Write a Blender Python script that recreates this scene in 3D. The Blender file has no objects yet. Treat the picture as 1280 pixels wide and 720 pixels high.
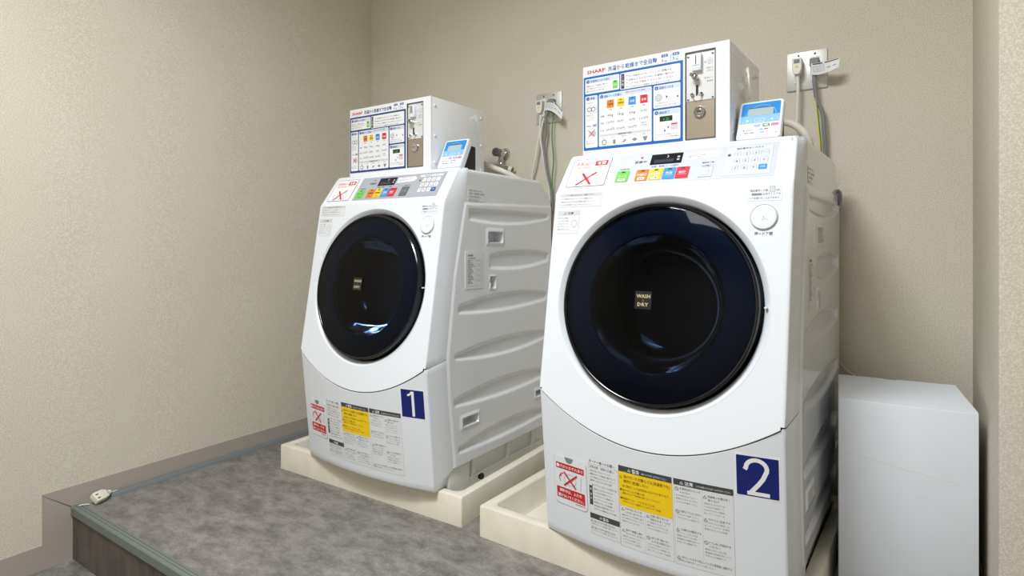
import bpy, bmesh, math, random
from mathutils import Vector, Matrix
random.seed(7)
S = bpy.context.scene
COL = S.collection

# ------------------------------------------------------------------ camera, light, exposure
cam_d = bpy.data.cameras.new('camera')
cam = bpy.data.objects.new('camera', cam_d); COL.objects.link(cam)
cam.location = (2.2008, -2.0151, 0.8269)
cam.rotation_euler = (math.pi / 2, 0, 0.5961)
cam_d.sensor_width = 36; cam_d.sensor_fit = 'HORIZONTAL'
cam_d.lens = 738.52 / 1280 * 36
cam_d.shift_y = (303.54 - 360) / 1280
cam_d.clip_start = 0.02
S.camera = cam

S.view_settings.view_transform = 'Standard'
S.view_settings.look = 'None'
S.view_settings.exposure = 0.0
S.view_settings.gamma = 1.0
S.view_settings.use_curve_mapping = False

w = bpy.data.worlds.new('world'); S.world = w; w.use_nodes = True
w.node_tree.nodes['Background'].inputs[0].default_value = (0.9, 0.95, 1, 1)
w.node_tree.nodes['Background'].inputs[1].default_value = 0.05

def area(name, loc, size, power, color, aim=None, spread=180):
    d = bpy.data.lights.new(name, 'AREA'); d.shape = 'RECTANGLE'
    d.size, d.size_y = size; d.energy = power; d.color = color; d.spread = math.radians(spread)
    o = bpy.data.objects.new(name, d); COL.objects.link(o); o.location = loc
    if aim: o.rotation_euler = (Vector(aim) - Vector(loc)).to_track_quat('-Z', 'Y').to_euler()
    return o
area('ceiling_lamp_and_fill', (1.35, -2.00, 2.44), (0.6, 0.30), 33, (0.94, 0.98, 1.0), spread=150)
area('ceiling_lamp_and_fill', (1.60, -2.15, 2.45), (0.75, 1.1), 40, (0.94, 0.98, 1.0))  # broad fill light added to brighten the washers, not a known fixture

# ------------------------------------------------------------------ materials
def lin(c):
    c /= 255.0
    return c / 12.92 if c <= 0.04045 else ((c + 0.055) / 1.055) ** 2.4
def rgb(r, g, b): return (lin(r), lin(g), lin(b), 1)

def mat(name, color, rough=0.5, metal=0.0, spec=0.5, var=0.04, scale=40, bump=0.0, coat=0.0, bscale=None):
    m = bpy.data.materials.new(name); m.use_nodes = True
    nt = m.node_tree; N = nt.nodes; L = nt.links
    p = N['Principled BSDF']
    p.inputs['Roughness'].default_value = rough; p.inputs['Metallic'].default_value = metal
    p.inputs['Specular IOR Level'].default_value = spec; p.inputs['Coat Weight'].default_value = coat
    tc = N.new('ShaderNodeTexCoord'); nz = N.new('ShaderNodeTexNoise')
    nz.inputs['Scale'].default_value = scale; nz.inputs['Detail'].default_value = 3
    L.new(tc.outputs['Object'], nz.inputs['Vector'])
    mx = N.new('ShaderNodeMix'); mx.data_type = 'RGBA'
    mx.inputs[6].default_value = tuple(c * (1 - var) for c in color[:3]) + (1,)
    mx.inputs[7].default_value = tuple(min(1, c * (1 + var)) for c in color[:3]) + (1,)
    L.new(nz.outputs['Fac'], mx.inputs[0]); L.new(mx.outputs[2], p.inputs['Base Color'])
    if bump:
        n2 = N.new('ShaderNodeTexNoise'); n2.inputs['Scale'].default_value = bscale or scale
        L.new(tc.outputs['Object'], n2.inputs['Vector'])
        b = N.new('ShaderNodeBump'); b.inputs['Strength'].default_value = bump; b.inputs['Distance'].default_value = 0.001
        L.new(n2.outputs['Fac'], b.inputs['Height']); L.new(b.outputs['Normal'], p.inputs['Normal'])
    return m

def speckle(name, a, b, c, scale, rough, spec=0.3, bump=0.15, stretch=None, nrough=0.65, lo=0.35, hi=0.65, fine=600, finemix=0.5, coarse_w=0.35):
    """Fine-grained covering: large soft mottling between a and b, with fine grains of c."""
    m = bpy.data.materials.new(name); m.use_nodes = True
    nt = m.node_tree; N = nt.nodes; L = nt.links; p = N['Principled BSDF']
    p.inputs['Roughness'].default_value = rough; p.inputs['Specular IOR Level'].default_value = spec
    tc = N.new('ShaderNodeTexCoord'); mp = N.new('ShaderNodeMapping')
    if stretch: mp.inputs['Scale'].default_value = stretch
    L.new(tc.outputs['Object'], mp.inputs['Vector'])
    n1 = N.new('ShaderNodeTexNoise'); n1.inputs['Scale'].default_value = scale; n1.inputs['Detail'].default_value = 8; n1.inputs['Roughness'].default_value = nrough
    n2 = N.new('ShaderNodeTexNoise'); n2.inputs['Scale'].default_value = fine; n2.inputs['Detail'].default_value = 2
    L.new(mp.outputs[0], n1.inputs['Vector']); L.new(mp.outputs[0], n2.inputs['Vector'])
    r1 = N.new('ShaderNodeMapRange'); r1.inputs[1].default_value = lo; r1.inputs[2].default_value = hi
    r2 = N.new('ShaderNodeMapRange'); r2.inputs[1].default_value = 0.4; r2.inputs[2].default_value = 0.72; r2.inputs[4].default_value = finemix
    L.new(n1.outputs['Fac'], r1.inputs[0]); L.new(n2.outputs['Fac'], r2.inputs[0])
    m1 = N.new('ShaderNodeMix'); m1.data_type = 'RGBA'; m1.inputs[6].default_value = a; m1.inputs[7].default_value = b
    m2 = N.new('ShaderNodeMix'); m2.data_type = 'RGBA'; m2.inputs[7].default_value = c
    L.new(r1.outputs[0], m1.inputs[0]); L.new(m1.outputs[2], m2.inputs[6]); L.new(r2.outputs[0], m2.inputs[0])
    L.new(m2.outputs[2], p.inputs['Base Color'])
    if bump:
        bp = N.new('ShaderNodeBump'); bp.inputs['Strength'].default_value = bump; bp.inputs['Distance'].default_value = 0.001
        L.new(n2.outputs['Fac'], bp.inputs['Height']); L.new(bp.outputs['Normal'], p.inputs['Normal'])
    return m

M = {}
M['wall'] = speckle('wallpaper', rgb(202, 193, 176), rgb(206, 198, 182), rgb(238, 231, 218), 3, 0.75, 0.2, 0.35, fine=300, finemix=0.65)
M['vinyl'] = speckle('floor_vinyl', rgb(92, 88, 85), rgb(162, 158, 153), rgb(96, 90, 86), 9.5, 0.5, 0.35, 0.05, stretch=(1, 1.7, 1), lo=0.37, hi=0.65, fine=260, nrough=0.85, finemix=0.65)
M['riser'] = speckle('riser_vinyl', rgb(72, 64, 60), rgb(112, 102, 96), rgb(80, 70, 64), 7.0, 0.5, 0.35, 0.05, stretch=(2.4, 1, 0.7), lo=0.36, hi=0.66, fine=160, finemix=0.5)
M['skirting'] = mat('skirting_vinyl', rgb(172, 162, 154), 0.5, var=0.03, scale=200, bump=0.1, bscale=300)
M['nosing'] = mat('nosing_rubber', rgb(112, 119, 114), 0.5, var=0.05, scale=60)
M['nosing_groove'] = mat('nosing_groove', rgb(70, 76, 76), 0.6)
M['ceiling'] = mat('ceiling_board', rgb(225, 222, 215), 0.9, var=0.03, scale=90)
M['white'] = mat('white_plastic', rgb(229, 233, 239), 0.28, var=0.006, scale=8, spec=0.5)
M['side'] = mat('side_plastic', rgb(229, 231, 235), 0.08, var=0.008, scale=8, spec=0.75)
M['base'] = mat('base_plastic', rgb(222, 223, 222), 0.4, var=0.02, scale=12)
M['boxwhite'] = mat('coin_box_enamel', rgb(236, 237, 240), 0.07, var=0.006, scale=10, spec=0.55)
M['paper'] = mat('paper_white', rgb(238, 238, 240), 0.5, var=0.01)
M['paperside'] = mat('label_stock', rgb(226, 227, 229), 0.45, var=0.01)
M['labelgrey'] = mat('label_grey', rgb(205, 206, 208), 0.45, var=0.01)
M['ink'] = mat('black_ink', rgb(52, 52, 56), 0.5)
M['inkmid'] = mat('grey_ink', rgb(128, 130, 136), 0.5)
M['inklight'] = mat('pale_ink', rgb(186, 188, 192), 0.5)
M['dark'] = mat('dark_header', rgb(66, 70, 70), 0.5)
M['yellow'] = mat('warning_yellow', rgb(248, 208, 6), 0.45)
M['brown'] = mat('brown_ink', rgb(104, 84, 20), 0.5)
M['red'] = mat('red_ink', rgb(206, 32, 40), 0.45)
M['logo_red'] = mat('logo_red', rgb(200, 22, 48), 0.45)
M['navy'] = mat('navy_sticker', rgb(8, 26, 108), 0.35)
M['framenavy'] = mat('sign_navy', rgb(30, 58, 122), 0.35)
M['frameblue'] = mat('sign_blue', rgb(16, 98, 178), 0.35)
M['blueink'] = mat('blue_ink', rgb(44, 104, 176), 0.45)
M['palehead'] = mat('pale_blue_heading', rgb(208, 216, 232), 0.45)
M['green'] = mat('button_green', rgb(112, 206, 74), 0.4)
M['orange'] = mat('button_orange', rgb(232, 128, 42), 0.4)
M['yel'] = mat('button_yellow', rgb(248, 204, 34), 0.4)
M['sky'] = mat('button_blue', rgb(62, 146, 222), 0.4)
M['btnred'] = mat('button_red', rgb(218, 44, 62), 0.4)
M['panelgrey'] = mat('panel_silver_grey', rgb(172, 175, 183), 0.32, var=0.02)
M['panelpale'] = mat('panel_pale_silver', rgb(206, 210, 221), 0.3, var=0.015)
M['panelpale2'] = mat('panel_pale_inset', rgb(214, 218, 228), 0.3, var=0.01)
M['btngrey'] = mat('button_dark_grey', rgb(104, 107, 110), 0.4)
M['btnpale'] = mat('button_pale_grey', rgb(206, 210, 216), 0.4)
M['display'] = mat('display_black', rgb(28, 28, 34), 0.15, spec=0.5)
M['displaylit'] = mat('display_segment', rgb(60, 64, 84), 0.2)
M['keyblue'] = mat('key_deep_blue', rgb(22, 72, 150), 0.4)
M['gasket'] = mat('black_rubber', rgb(24, 25, 28), 0.55)
M['steel'] = mat('brushed_steel', rgb(190, 188, 184), 0.32, metal=1.0, var=0.08, scale=30)
M['plate'] = mat('outlet_steel', rgb(216, 215, 210), 0.4, metal=0.55, var=0.05, scale=30)
M['bronze'] = mat('lock_plate', rgb(176, 164, 148), 0.35, metal=0.75, var=0.05, scale=25)
M['chrome'] = mat('chrome', rgb(205, 205, 205), 0.12, metal=1.0, var=0.03)
M['coinplate'] = mat('coin_plate', rgb(228, 228, 228), 0.3, metal=0.25, var=0.02)
M['drumsteel'] = mat('drum_steel', rgb(120, 122, 126), 0.3, metal=1.0, var=0.05)
M['tray'] = speckle('tray_plastic', rgb(222, 215, 198), rgb(230, 224, 210), rgb(204, 191, 168), 3, 0.5, 0.35, 0.03, lo=0.3, hi=0.7, fine=14, finemix=0.28)
M['carton'] = mat('white_carton', rgb(226, 231, 238), 0.7, var=0.015, scale=18, bump=0.12, bscale=140)
M['cordwhite'] = mat('cord_white', rgb(226, 222, 210), 0.45)
M['cordgrey'] = mat('cord_grey', rgb(128, 130, 132), 0.5)
M['plugwhite'] = mat('plug_white', rgb(232, 230, 222), 0.4)
M['plugcream'] = mat('plug_cream', rgb(222, 218, 202), 0.4)
M['earth'] = mat('earth_wire_green', rgb(86, 142, 66), 0.45)
M['hose'] = mat('hose_cream', rgb(226, 222, 208), 0.45)
M['hosegrip'] = mat('hose_grip', rgb(224, 230, 210), 0.45)
M['cover'] = mat('cord_cover_grey', rgb(112, 119, 121), 0.4, var=0.03)
M['knob'] = mat('dark_knob', rgb(120, 121, 124), 0.28, metal=.6)
M['seam_shade'] = mat('seam_shadow_gap', rgb(58, 58, 60), 0.6)
M['lcd'] = mat('lcd_grey', rgb(172, 190, 192), 0.2)
M['readerblue'] = mat('reader_blue', rgb(20, 138, 220), 0.3)
M['readerpale'] = mat('reader_pale_blue', rgb(140, 194, 240), 0.3)
M['pink'] = mat('badge_pink', rgb(232, 120, 150), 0.4)
M['lavender'] = mat('badge_lavender', rgb(168, 176, 218), 0.4)
M['mossgreen'] = mat('badge_green', rgb(70, 120, 74), 0.4)
M['peach'] = mat('badge_peach', rgb(246, 222, 190), 0.4)
M['greenled'] = mat('green_display', rgb(24, 52, 34), 0.3)
M['gold'] = mat('gold_ink', rgb(208, 196, 150), 0.4)
M['blacklabel'] = mat('black_label', rgb(14, 13, 14), 0.4)
M['socket'] = mat('socket_ivory', rgb(228, 226, 218), 0.4)

def glass_mat(name, tint, f0):
    m = bpy.data.materials.new(name); m.use_nodes = True
    nt = m.node_tree; N = nt.nodes; L = nt.links; N.remove(N['Principled BSDF'])
    tr = N.new('ShaderNodeBsdfTransparent'); tr.inputs[0].default_value = tint
    gl = N.new('ShaderNodeBsdfGlossy'); gl.inputs['Roughness'].default_value = 0.03
    tc = N.new('ShaderNodeTexCoord'); nz = N.new('ShaderNodeTexNoise'); nz.inputs['Scale'].default_value = 9
    L.new(tc.outputs['Object'], nz.inputs['Vector'])
    mr = N.new('ShaderNodeMapRange'); mr.inputs[3].default_value = 0.03; mr.inputs[4].default_value = 0.07
    L.new(nz.outputs['Fac'], mr.inputs[0]); L.new(mr.outputs[0], gl.inputs['Roughness'])
    fr = N.new('ShaderNodeFresnel'); fr.inputs[0].default_value = f0
    mx = N.new('ShaderNodeMixShader')
    L.new(fr.outputs[0], mx.inputs[0]); L.new(tr.outputs[0], mx.inputs[1]); L.new(gl.outputs[0], mx.inputs[2])
    L.new(mx.outputs[0], N['Material Output'].inputs[0])
    return m
M['glass'] = glass_mat('tinted_door_glass', (0.24, 0.32, 0.46, 1), 1.25)
M['bowl'] = glass_mat('door_bowl_glass', (0.30, 0.38, 0.5, 1), 1.27)
M['doorband'] = mat('door_navy_band', rgb(20, 40, 60), 0.35, var=0.05, spec=0.4)
M['doorrim'] = mat('door_rim', rgb(10, 13, 22), 0.12, spec=0.5)

# ------------------------------------------------------------------ mesh helpers
class MB:
    def __init__(s): s.v = []; s.f = []; s.m = []; s.mats = []
    def mi(s, m):
        m = M[m] if isinstance(m, str) else m
        if m not in s.mats: s.mats.append(m)
        return s.mats.index(m)
    def add(s, vs, fs, m):
        b = len(s.v); k = s.mi(m)
        s.v += [tuple(p) for p in vs]
        for f in fs: s.f.append(tuple(b + i for i in f)); s.m.append(k)
    def grid(s, rows, m, closed=False):
        n = len(rows[0]); vs = [p for r in rows for p in r]; fs = []
        for i in range(len(rows) - 1):
            for j in range(n if closed else n - 1):
                j2 = (j + 1) % n
                fs.append((i * n + j, i * n + j2, (i + 1) * n + j2, (i + 1) * n + j))
        s.add(vs, fs, m)
    def cap(s, loop, m): s.add(loop, [tuple(range(len(loop)))], m)
    def box(s, lo, hi, m, bev=0.0, seg=2):
        bm = bmesh.new(); bmesh.ops.create_cube(bm, size=1)
        for v in bm.verts: v.co = Vector([lo[i] + (v.co[i] + 0.5) * (hi[i] - lo[i]) for i in range(3)])
        if bev: bmesh.ops.bevel(bm, geom=bm.edges[:], offset=bev, segments=seg, profile=0.5, affect='EDGES')
        bm.verts.index_update()
        s.add([v.co for v in bm.verts], [[v.index for v in f.verts] for f in bm.faces], m); bm.free()
    def lathe(s, prof, m, origin=(0, 0, 0), axis=(0, 0, 1), n=64, up=None, caps=(False, False)):
        a = Vector(axis).normalized(); u = Vector(up) if up else a.orthogonal()
        e1 = (u - a * u.dot(a)).normalized(); e2 = a.cross(e1); o = Vector(origin)
        rows = [[o + a * h + (e1 * math.cos(t) + e2 * math.sin(t)) * r for t in (2 * math.pi * k / n for k in range(n))] for r, h in prof]
        s.grid(rows, m, True)
        if caps[0]: s.cap(rows[0], m)
        if caps[1]: s.cap(rows[-1], m)
    def tube(s, pts, r, m, n=10, sub=6):
        P = [Vector(p) for p in pts]; Q = []
        for i in range(len(P) - 1):
            p0 = P[max(i - 1, 0)]; p1 = P[i]; p2 = P[i + 1]; p3 = P[min(i + 2, len(P) - 1)]
            for k in range(sub):
                t = k / sub
                Q.append(0.5 * ((2 * p1) + (p2 - p0) * t + (2 * p0 - 5 * p1 + 4 * p2 - p3) * t * t + (3 * p1 - p0 - 3 * p2 + p3) * t ** 3))
        Q.append(P[-1]); rows = []; nrm = None
        for i, q in enumerate(Q):
            d = (Q[min(i + 1, len(Q) - 1)] - Q[max(i - 1, 0)]).normalized()
            nrm = d.orthogonal().normalized() if nrm is None else (nrm - d * nrm.dot(d)).normalized()
            b = d.cross(nrm)
            rows.append([q + (nrm * math.cos(a) + b * math.sin(a)) * r for a in (2 * math.pi * k / n for k in range(n))])
        s.grid(rows, m, True); s.cap(rows[0], m); s.cap(rows[-1], m)
    def prism(s, poly, ax, a, b, m):
        """polygon (two coordinates) extruded along axis ax from a to b"""
        def P(p, h):
            q = list(p); q.insert(ax, h); return tuple(q)
        n = len(poly); vs = [P(p, a) for p in poly] + [P(p, b) for p in poly]
        s.add(vs, [tuple(range(n)), tuple(range(2 * n - 1, n - 1, -1))] + [(i, (i + 1) % n, n + (i + 1) % n, n + i) for i in range(n)], m)
    def build(s, name, parent=None, smooth=35, weld=True, bev=0):
        me = bpy.data.meshes.new(name); me.from_pydata(s.v, [], s.f)
        for m in s.mats: me.materials.append(m)
        me.polygons.foreach_set('material_index', s.m)
        bm = bmesh.new(); bm.from_mesh(me)
        if weld: bmesh.ops.remove_doubles(bm, verts=bm.verts, dist=1e-5)
        bmesh.ops.recalc_face_normals(bm, faces=bm.faces)
        bm.to_mesh(me); bm.free()
        if smooth:
            me.shade_smooth(); me.set_sharp_from_angle(angle=math.radians(smooth))
        o = bpy.data.objects.new(name, me); COL.objects.link(o)
        if parent: o.parent = parent
        if bev:
            b = o.modifiers.new('bevel', 'BEVEL'); b.width = bev; b.segments = 3; b.limit_method = 'ANGLE'
        return o

_tc = {}
def glyphs(s, bold=0.0):
    k = (s, bold)
    if k not in _tc:
        c = bpy.data.curves.new('lettering', 'FONT'); c.body = s; c.resolution_u = 1; c.offset = bold
        o = bpy.data.objects.new('lettering', c); COL.objects.link(o)
        me = bpy.data.meshes.new_from_object(o.evaluated_get(bpy.context.evaluated_depsgraph_get()))
        vs = [(v.co.x, v.co.y) for v in me.vertices]; fs = [tuple(p.vertices) for p in me.polygons]
        bpy.data.objects.remove(o); bpy.data.curves.remove(c); bpy.data.meshes.remove(me)
        x0 = min(v[0] for v in vs) if vs else 0; x1 = max(v[0] for v in vs) if vs else 1
        _tc[k] = (vs, fs, x0, x1)
    return _tc[k]

class Decal(MB):
    """Printed flat work: 2D shapes (u, v) at small heights h, laid on a surface by a mapping."""
    def __init__(s, fn): super().__init__(); s.fn = fn
    def poly(s, pts, m, h): s.add([s.fn(u, v, h) for u, v in pts], [tuple(range(len(pts)))], m)
    def rect(s, u0, v0, u1, v1, m, h, nx=1):
        rows = [[s.fn(u0 + (u1 - u0) * i / nx, v, h) for i in range(nx + 1)] for v in (v0, v1)]
        s.grid(rows, m)
    def rr(s, u0, v0, u1, v1, r, m, h, h0=None, q=4):
        pts = []
        for cx, cy, a in ((u1 - r, v1 - r, 0), (u0 + r, v1 - r, 90), (u0 + r, v0 + r, 180), (u1 - r, v0 + r, 270)):
            for k in range(q + 1):
                t = math.radians(a + 90 * k / q); pts.append((cx + r * math.cos(t), cy + r * math.sin(t)))
        s.poly(pts, m, h)
        if h0 is not None:
            n = len(pts); s.grid([[s.fn(u, v, h) for u, v in pts], [s.fn(u, v, h0) for u, v in pts]], m, True)
    def frame(s, u0, v0, u1, v1, w, m, h, nx=1):
        s.rect(u0, v0, u1, v0 + w, m, h, nx); s.rect(u0, v1 - w, u1, v1, m, h, nx)
        s.rect(u0, v0, u0 + w, v1, m, h); s.rect(u1 - w, v0, u1, v1, m, h)
    def line(s, a, b, w, m, h):
        dx, dy = b[0] - a[0], b[1] - a[1]; l = math.hypot(dx, dy); nx, ny = -dy / l * w / 2, dx / l * w / 2
        s.poly([(a[0] + nx, a[1] + ny), (b[0] + nx, b[1] + ny), (b[0] - nx, b[1] - ny), (a[0] - nx, a[1] - ny)], m, h)
    def disc(s, u, v, r, m, h, n=20, ry=None):
        s.poly([(u + r * math.cos(2 * math.pi * k / n), v + (ry or r) * math.sin(2 * math.pi * k / n)) for k in range(n)], m, h)
    def ring(s, u, v, r, w, m, h, n=28, a0=0, a1=360, ry=1.0):
        A = [math.radians(a0 + (a1 - a0) * k / n) for k in range(n + 1)]
        s.grid([[s.fn(u + q * math.cos(a), v + q * ry * math.sin(a), h) for a in A] for q in (r - w / 2, r + w / 2)], m)
    def tri(s, u, v, a, m, h, w=0.0009):
        P = [(u - a, v - a * .8), (u + a, v - a * .8), (u, v + a * .9)]
        for i in range(3): s.line(P[i], P[(i + 1) % 3], w, m, h)
    def text(s, st, u, v, size, m, h, align='l', width=None, bold=0.0, sx=1.0):
        vs, fs, x0, x1 = glyphs(st, bold)
        if width: sx = width / ((x1 - x0) * size)
        k = size * sx; off = u - x0 * k
        if align == 'c': off -= (x1 - x0) * k / 2
        if align == 'r': off -= (x1 - x0) * k
        s.add([s.fn(off + a * k, v + b * size, h) for a, b in vs], fs, m)
    def para(s, u0, v1, u1, v0, size, lead, m, h, seed=0, ragged=0.75):
        """lines of small print filling a rectangle"""
        rnd = random.Random(seed); v = v1 - size; i = seed
        while v >= v0 - 1e-6:
            t = SMALL[i % len(SMALL)]; wd = (u1 - u0) * rnd.uniform(ragged, 1.0)
            n = max(3, min(len(t), int(wd / size)))
            s.text(t[:n], u0, v, size, m, h, width=wd if n == int(wd / size) else n * size)
            v -= lead; i += 1
    def build(s, name, parent=None): return super().build(name, parent, smooth=0, weld=False)
SMALL = ['お手入れは電源プラグを抜いてから行ってください', '火気を近づけないでください火災の原因になります', '運転中はドアを無理に開けないでください',
         '水や洗剤をかけないでください感電のおそれ', '回転が止まるまで中の洗濯物に触れないこと', '小さなお子様をドラムの中に入れないこと',
         'けがややけどの原因になりますのでご注意', '糸くずフィルターを毎回掃除してください', '異常があるときは係員にお知らせください', '乾燥後は衣類が熱いのでご注意ください']

def tag(o, label=None, cat=None, group=None, kind=None):
    if label: o['label'] = label
    if cat: o['category'] = cat
    if group: o['group'] = group
    if kind: o['kind'] = kind
    return o
def thing(name, label, cat, loc=(0, 0, 0), rz=0.0, group=None):
    o = bpy.data.objects.new(name, None); COL.objects.link(o); o.empty_display_size = 0.05
    o.location = loc; o.rotation_euler = (0, 0, rz)
    return tag(o, label, cat, group)
def dup(root, loc, rz, label):
    r = root.copy(); COL.objects.link(r); r.location = loc; r.rotation_euler = (0, 0, rz); r['label'] = label
    for c in list(root.children):
        d = c.copy(); COL.objects.link(d); d.parent = r
        for g in list(c.children):
            e = g.copy(); COL.objects.link(e); e.parent = d
    return r
def child(o, name): return next(c for c in o.children if c.name.split('.')[0] == name)
def lerp(a, b, t): return a + (b - a) * t
def interp(x, xs, ys):
    if x <= xs[0]: return ys[0]
    for i in range(len(xs) - 1):
        if x <= xs[i + 1]: return lerp(ys[i], ys[i + 1], (x - xs[i]) / (xs[i + 1] - xs[i]))
    return ys[-1]
def ss(t):
    t = max(0.0, min(1.0, t)); return t * t * (3 - 2 * t)

# ------------------------------------------------------------------ the room
RX, PY, LOW, TOP = 2.3346, -0.5757, -0.165, 2.46
FRONT, FAR = -3.7, 3.7
LW = 0.012                                    # the left wall leans in by this angle
def lwx(y): return -y * LW
def struct(mb, name, **k): return tag(mb.build(name, **k), kind='structure')
b = MB(); b.box((-0.2, 0, LOW), (RX + 0.12, 0.12, TOP), 'wall'); struct(b, 'wall_back', smooth=0)
b = MB(); b.prism([(0.0, 0.0), (lwx(FRONT), FRONT), (-0.15, FRONT), (-0.15, 0.0)], 2, LOW, TOP, 'wall'); struct(b, 'wall_left', smooth=0)
b = MB(); b.box((RX, PY, LOW), (FAR, 0.12, TOP), 'wall', 0.004, 2); struct(b, 'wall_right')
b = MB(); b.box((FAR, FRONT, LOW), (FAR + 0.1, PY, TOP), 'wall'); struct(b, 'wall_side', smooth=0)
b = MB(); b.box((-0.2, FRONT - 0.1, LOW), (FAR + 0.1, FRONT, TOP), 'wall'); struct(b, 'wall_front', smooth=0)
b = MB(); b.box((-0.2, FRONT - 0.1, TOP), (FAR + 0.1, 0.12, TOP + 0.05), 'ceiling'); struct(b, 'ceiling', smooth=0)
b = MB(); b.box((-0.2, FRONT - 0.1, LOW - 0.05), (FAR + 0.1, 0.12, LOW), 'vinyl'); struct(b, 'floor', smooth=0)
# raised platform
SY = -1.2585
b = MB(); b.box((-0.1, SY + 0.004, LOW), (FAR, 0.0, -0.004), 'riser')
b.box((-0.1, SY + 0.02, -0.006), (FAR, 0.0, 0.0), 'vinyl'); struct(b, 'floor_platform', smooth=0)
b = MB()
prof = [(SY + 0.027, 0.0), (SY + 0.027, 0.0012), (SY + 0.022, 0.0022), (SY + 0.0205, 0.0010), (SY + 0.0185, 0.0010), (SY + 0.017, 0.0022),
        (SY + 0.0125, 0.0022), (SY + 0.011, 0.0010), (SY + 0.009, 0.0010), (SY + 0.0075, 0.0022), (SY + 0.002, 0.0018), (SY - 0.001, -0.002), (SY - 0.0015, -0.024), (SY - 0.0005, -0.0255), (SY + 0.004, -0.0255), (SY + 0.004, 0.0)]
b.prism(prof, 0, 0.014, FAR, 'nosing')
for a in (0.0097, 0.0192):
    b.box((0.0145, SY + a - 0.0009, 0.0008), (FAR, SY + a + 0.0009, 0.00115), 'nosing_groove')
struct(b, 'trim_1', smooth=0)
# skirting on the left wall: stepped around the platform edge
b = MB()
def lw_prism(poly, t, m):
    n = len(poly)
    vs = [(lwx(y) - 0.001, y, z) for y, z in poly] + [(lwx(y) + t, y, z) for y, z in poly]
    b.add(vs, [tuple(range(n)), tuple(range(2 * n - 1, n - 1, -1))] + [(i, (i + 1) % n, n + (i + 1) % n, n + i) for i in range(n)], m)
lw_prism([(0, 0), (0, 0.063), (-1.333, 0.063), (-1.333, -0.090), (FRONT, -0.090), (FRONT, LOW), (SY + .006, LOW), (SY + .006, 0)], 0.003, 'skirting')
lw_prism([(-1.2575, 0.002), (-1.2575, -0.003), (-1.333, 0.0595), (-1.333, 0.0605)], 0.0034, 'btngrey')
struct(b, 'baseboard_left', smooth=0)
b = MB(); b.box((0.003, -0.003, 0), (RX, 0.0, 0.063), 'skirting'); struct(b, 'baseboard_back', smooth=0)
b = MB(); b.box((RX - 0.003, PY, 0), (RX, -0.003, 0.063), 'skirting'); struct(b, 'baseboard_right', smooth=0)

# ------------------------------------------------------------------ washing machine
YBR, ZBR, YT, ZT = 0.1076, 0.9563, 0.1828, 1.0629
SL = 0.167
def zc(x): return 0.36 + 0.1 * (x / 0.289) ** 2
def yu(z): return YBR - SL * (ZBR - z)
def ylow(x, z): return 0.034 + 0.030 * (x / 0.289) ** 2 - 0.098 * (z - 0.092)
JZ = [0.141, 0.354, 0.478, 0.727, 0.952, 1.054]; JY = [0.138, 0.113, 0.105, 0.138, 0.190, 0.208]
def yj(z): return interp(z, JZ, JY)
def yb(z): return 0.72 if z < 0.99 else lerp(0.72, 0.64, (z - 0.99) / 0.071)
NOUT = Vector((0, -1, SL)).normalized(); E2 = Vector((0, SL, 1)).normalized()
PL = math.hypot(YT - YBR, ZT - ZBR)
KN = Vector((0, -(ZT - ZBR), YT - YBR)) / PL
def F_low(u, v, h): return (u, ylow(u, v) - h, v)
def F_up(u, v, h): return (u, yu(v) - h, v + h * SL)
def F_pan(u, v, h): return (u, lerp(YBR, YT, v) + KN.y * h, lerp(ZBR, ZT, v) + KN.z * h)   # v is a fraction of the slope
def F_side(u, v, h): return (0.3035 + h, u, v)

RIBS = [  # y0, y1, top end/mid/end, bottom end/mid/end
    (.208, .702, .936, .938, .938, .899, .889, .917), (.318, .702, .790, .802, .788, .742, .735, .757),
    (.156, .690, .634, .659, .640, .608, .596, .611), (.138, .690, .486, .509, .496, .469, .447, .468),
    (.136, .690, .349, .373, .352, .325, .310, .322), (.156, .680, .199, .222, .206, .177, .168, .178)]
HOLES = [(.301, .402, .819, .873, .010), (.319, .356, .671, .719, .004), (.168, .265, .246, .291, .010), (.597, .694, .248, .288, .010)]
def quad3(a, m, c, t): return a * (1 - t) * (1 - 2 * t) + 4 * m * t * (1 - t) + c * t * (2 * t - 1)
def relief(y, z):
    h = 0.0
    dt = .952 + .03 * (y - .19) - z; dj = y - yj(z) - .003
    h += .0035 * ss(dt / .004) * ss(dj / .004)
    for y0, y1, t0, tm, t1, b0, bm, b1 in RIBS:
        if y0 < y < y1:
            t = (y - y0) / (y1 - y0)
            d = min(quad3(t0, tm, t1, t) - z, z - quad3(b0, bm, b1, t), (y - y0) * .8, (y1 - y) * .8)
            if d > 0: h -= .0085 * ss(d / .011)
    for y0, y1, z0, z1, w_ in HOLES:
        d = min(y - y0, y1 - y, z - z0, z1 - z)
        if d > -.002:
            h += .003 * ss((d + .002) / .006)
            if d > w_: h -= .036 * ss((d - w_) / .003)
    return h

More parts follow.
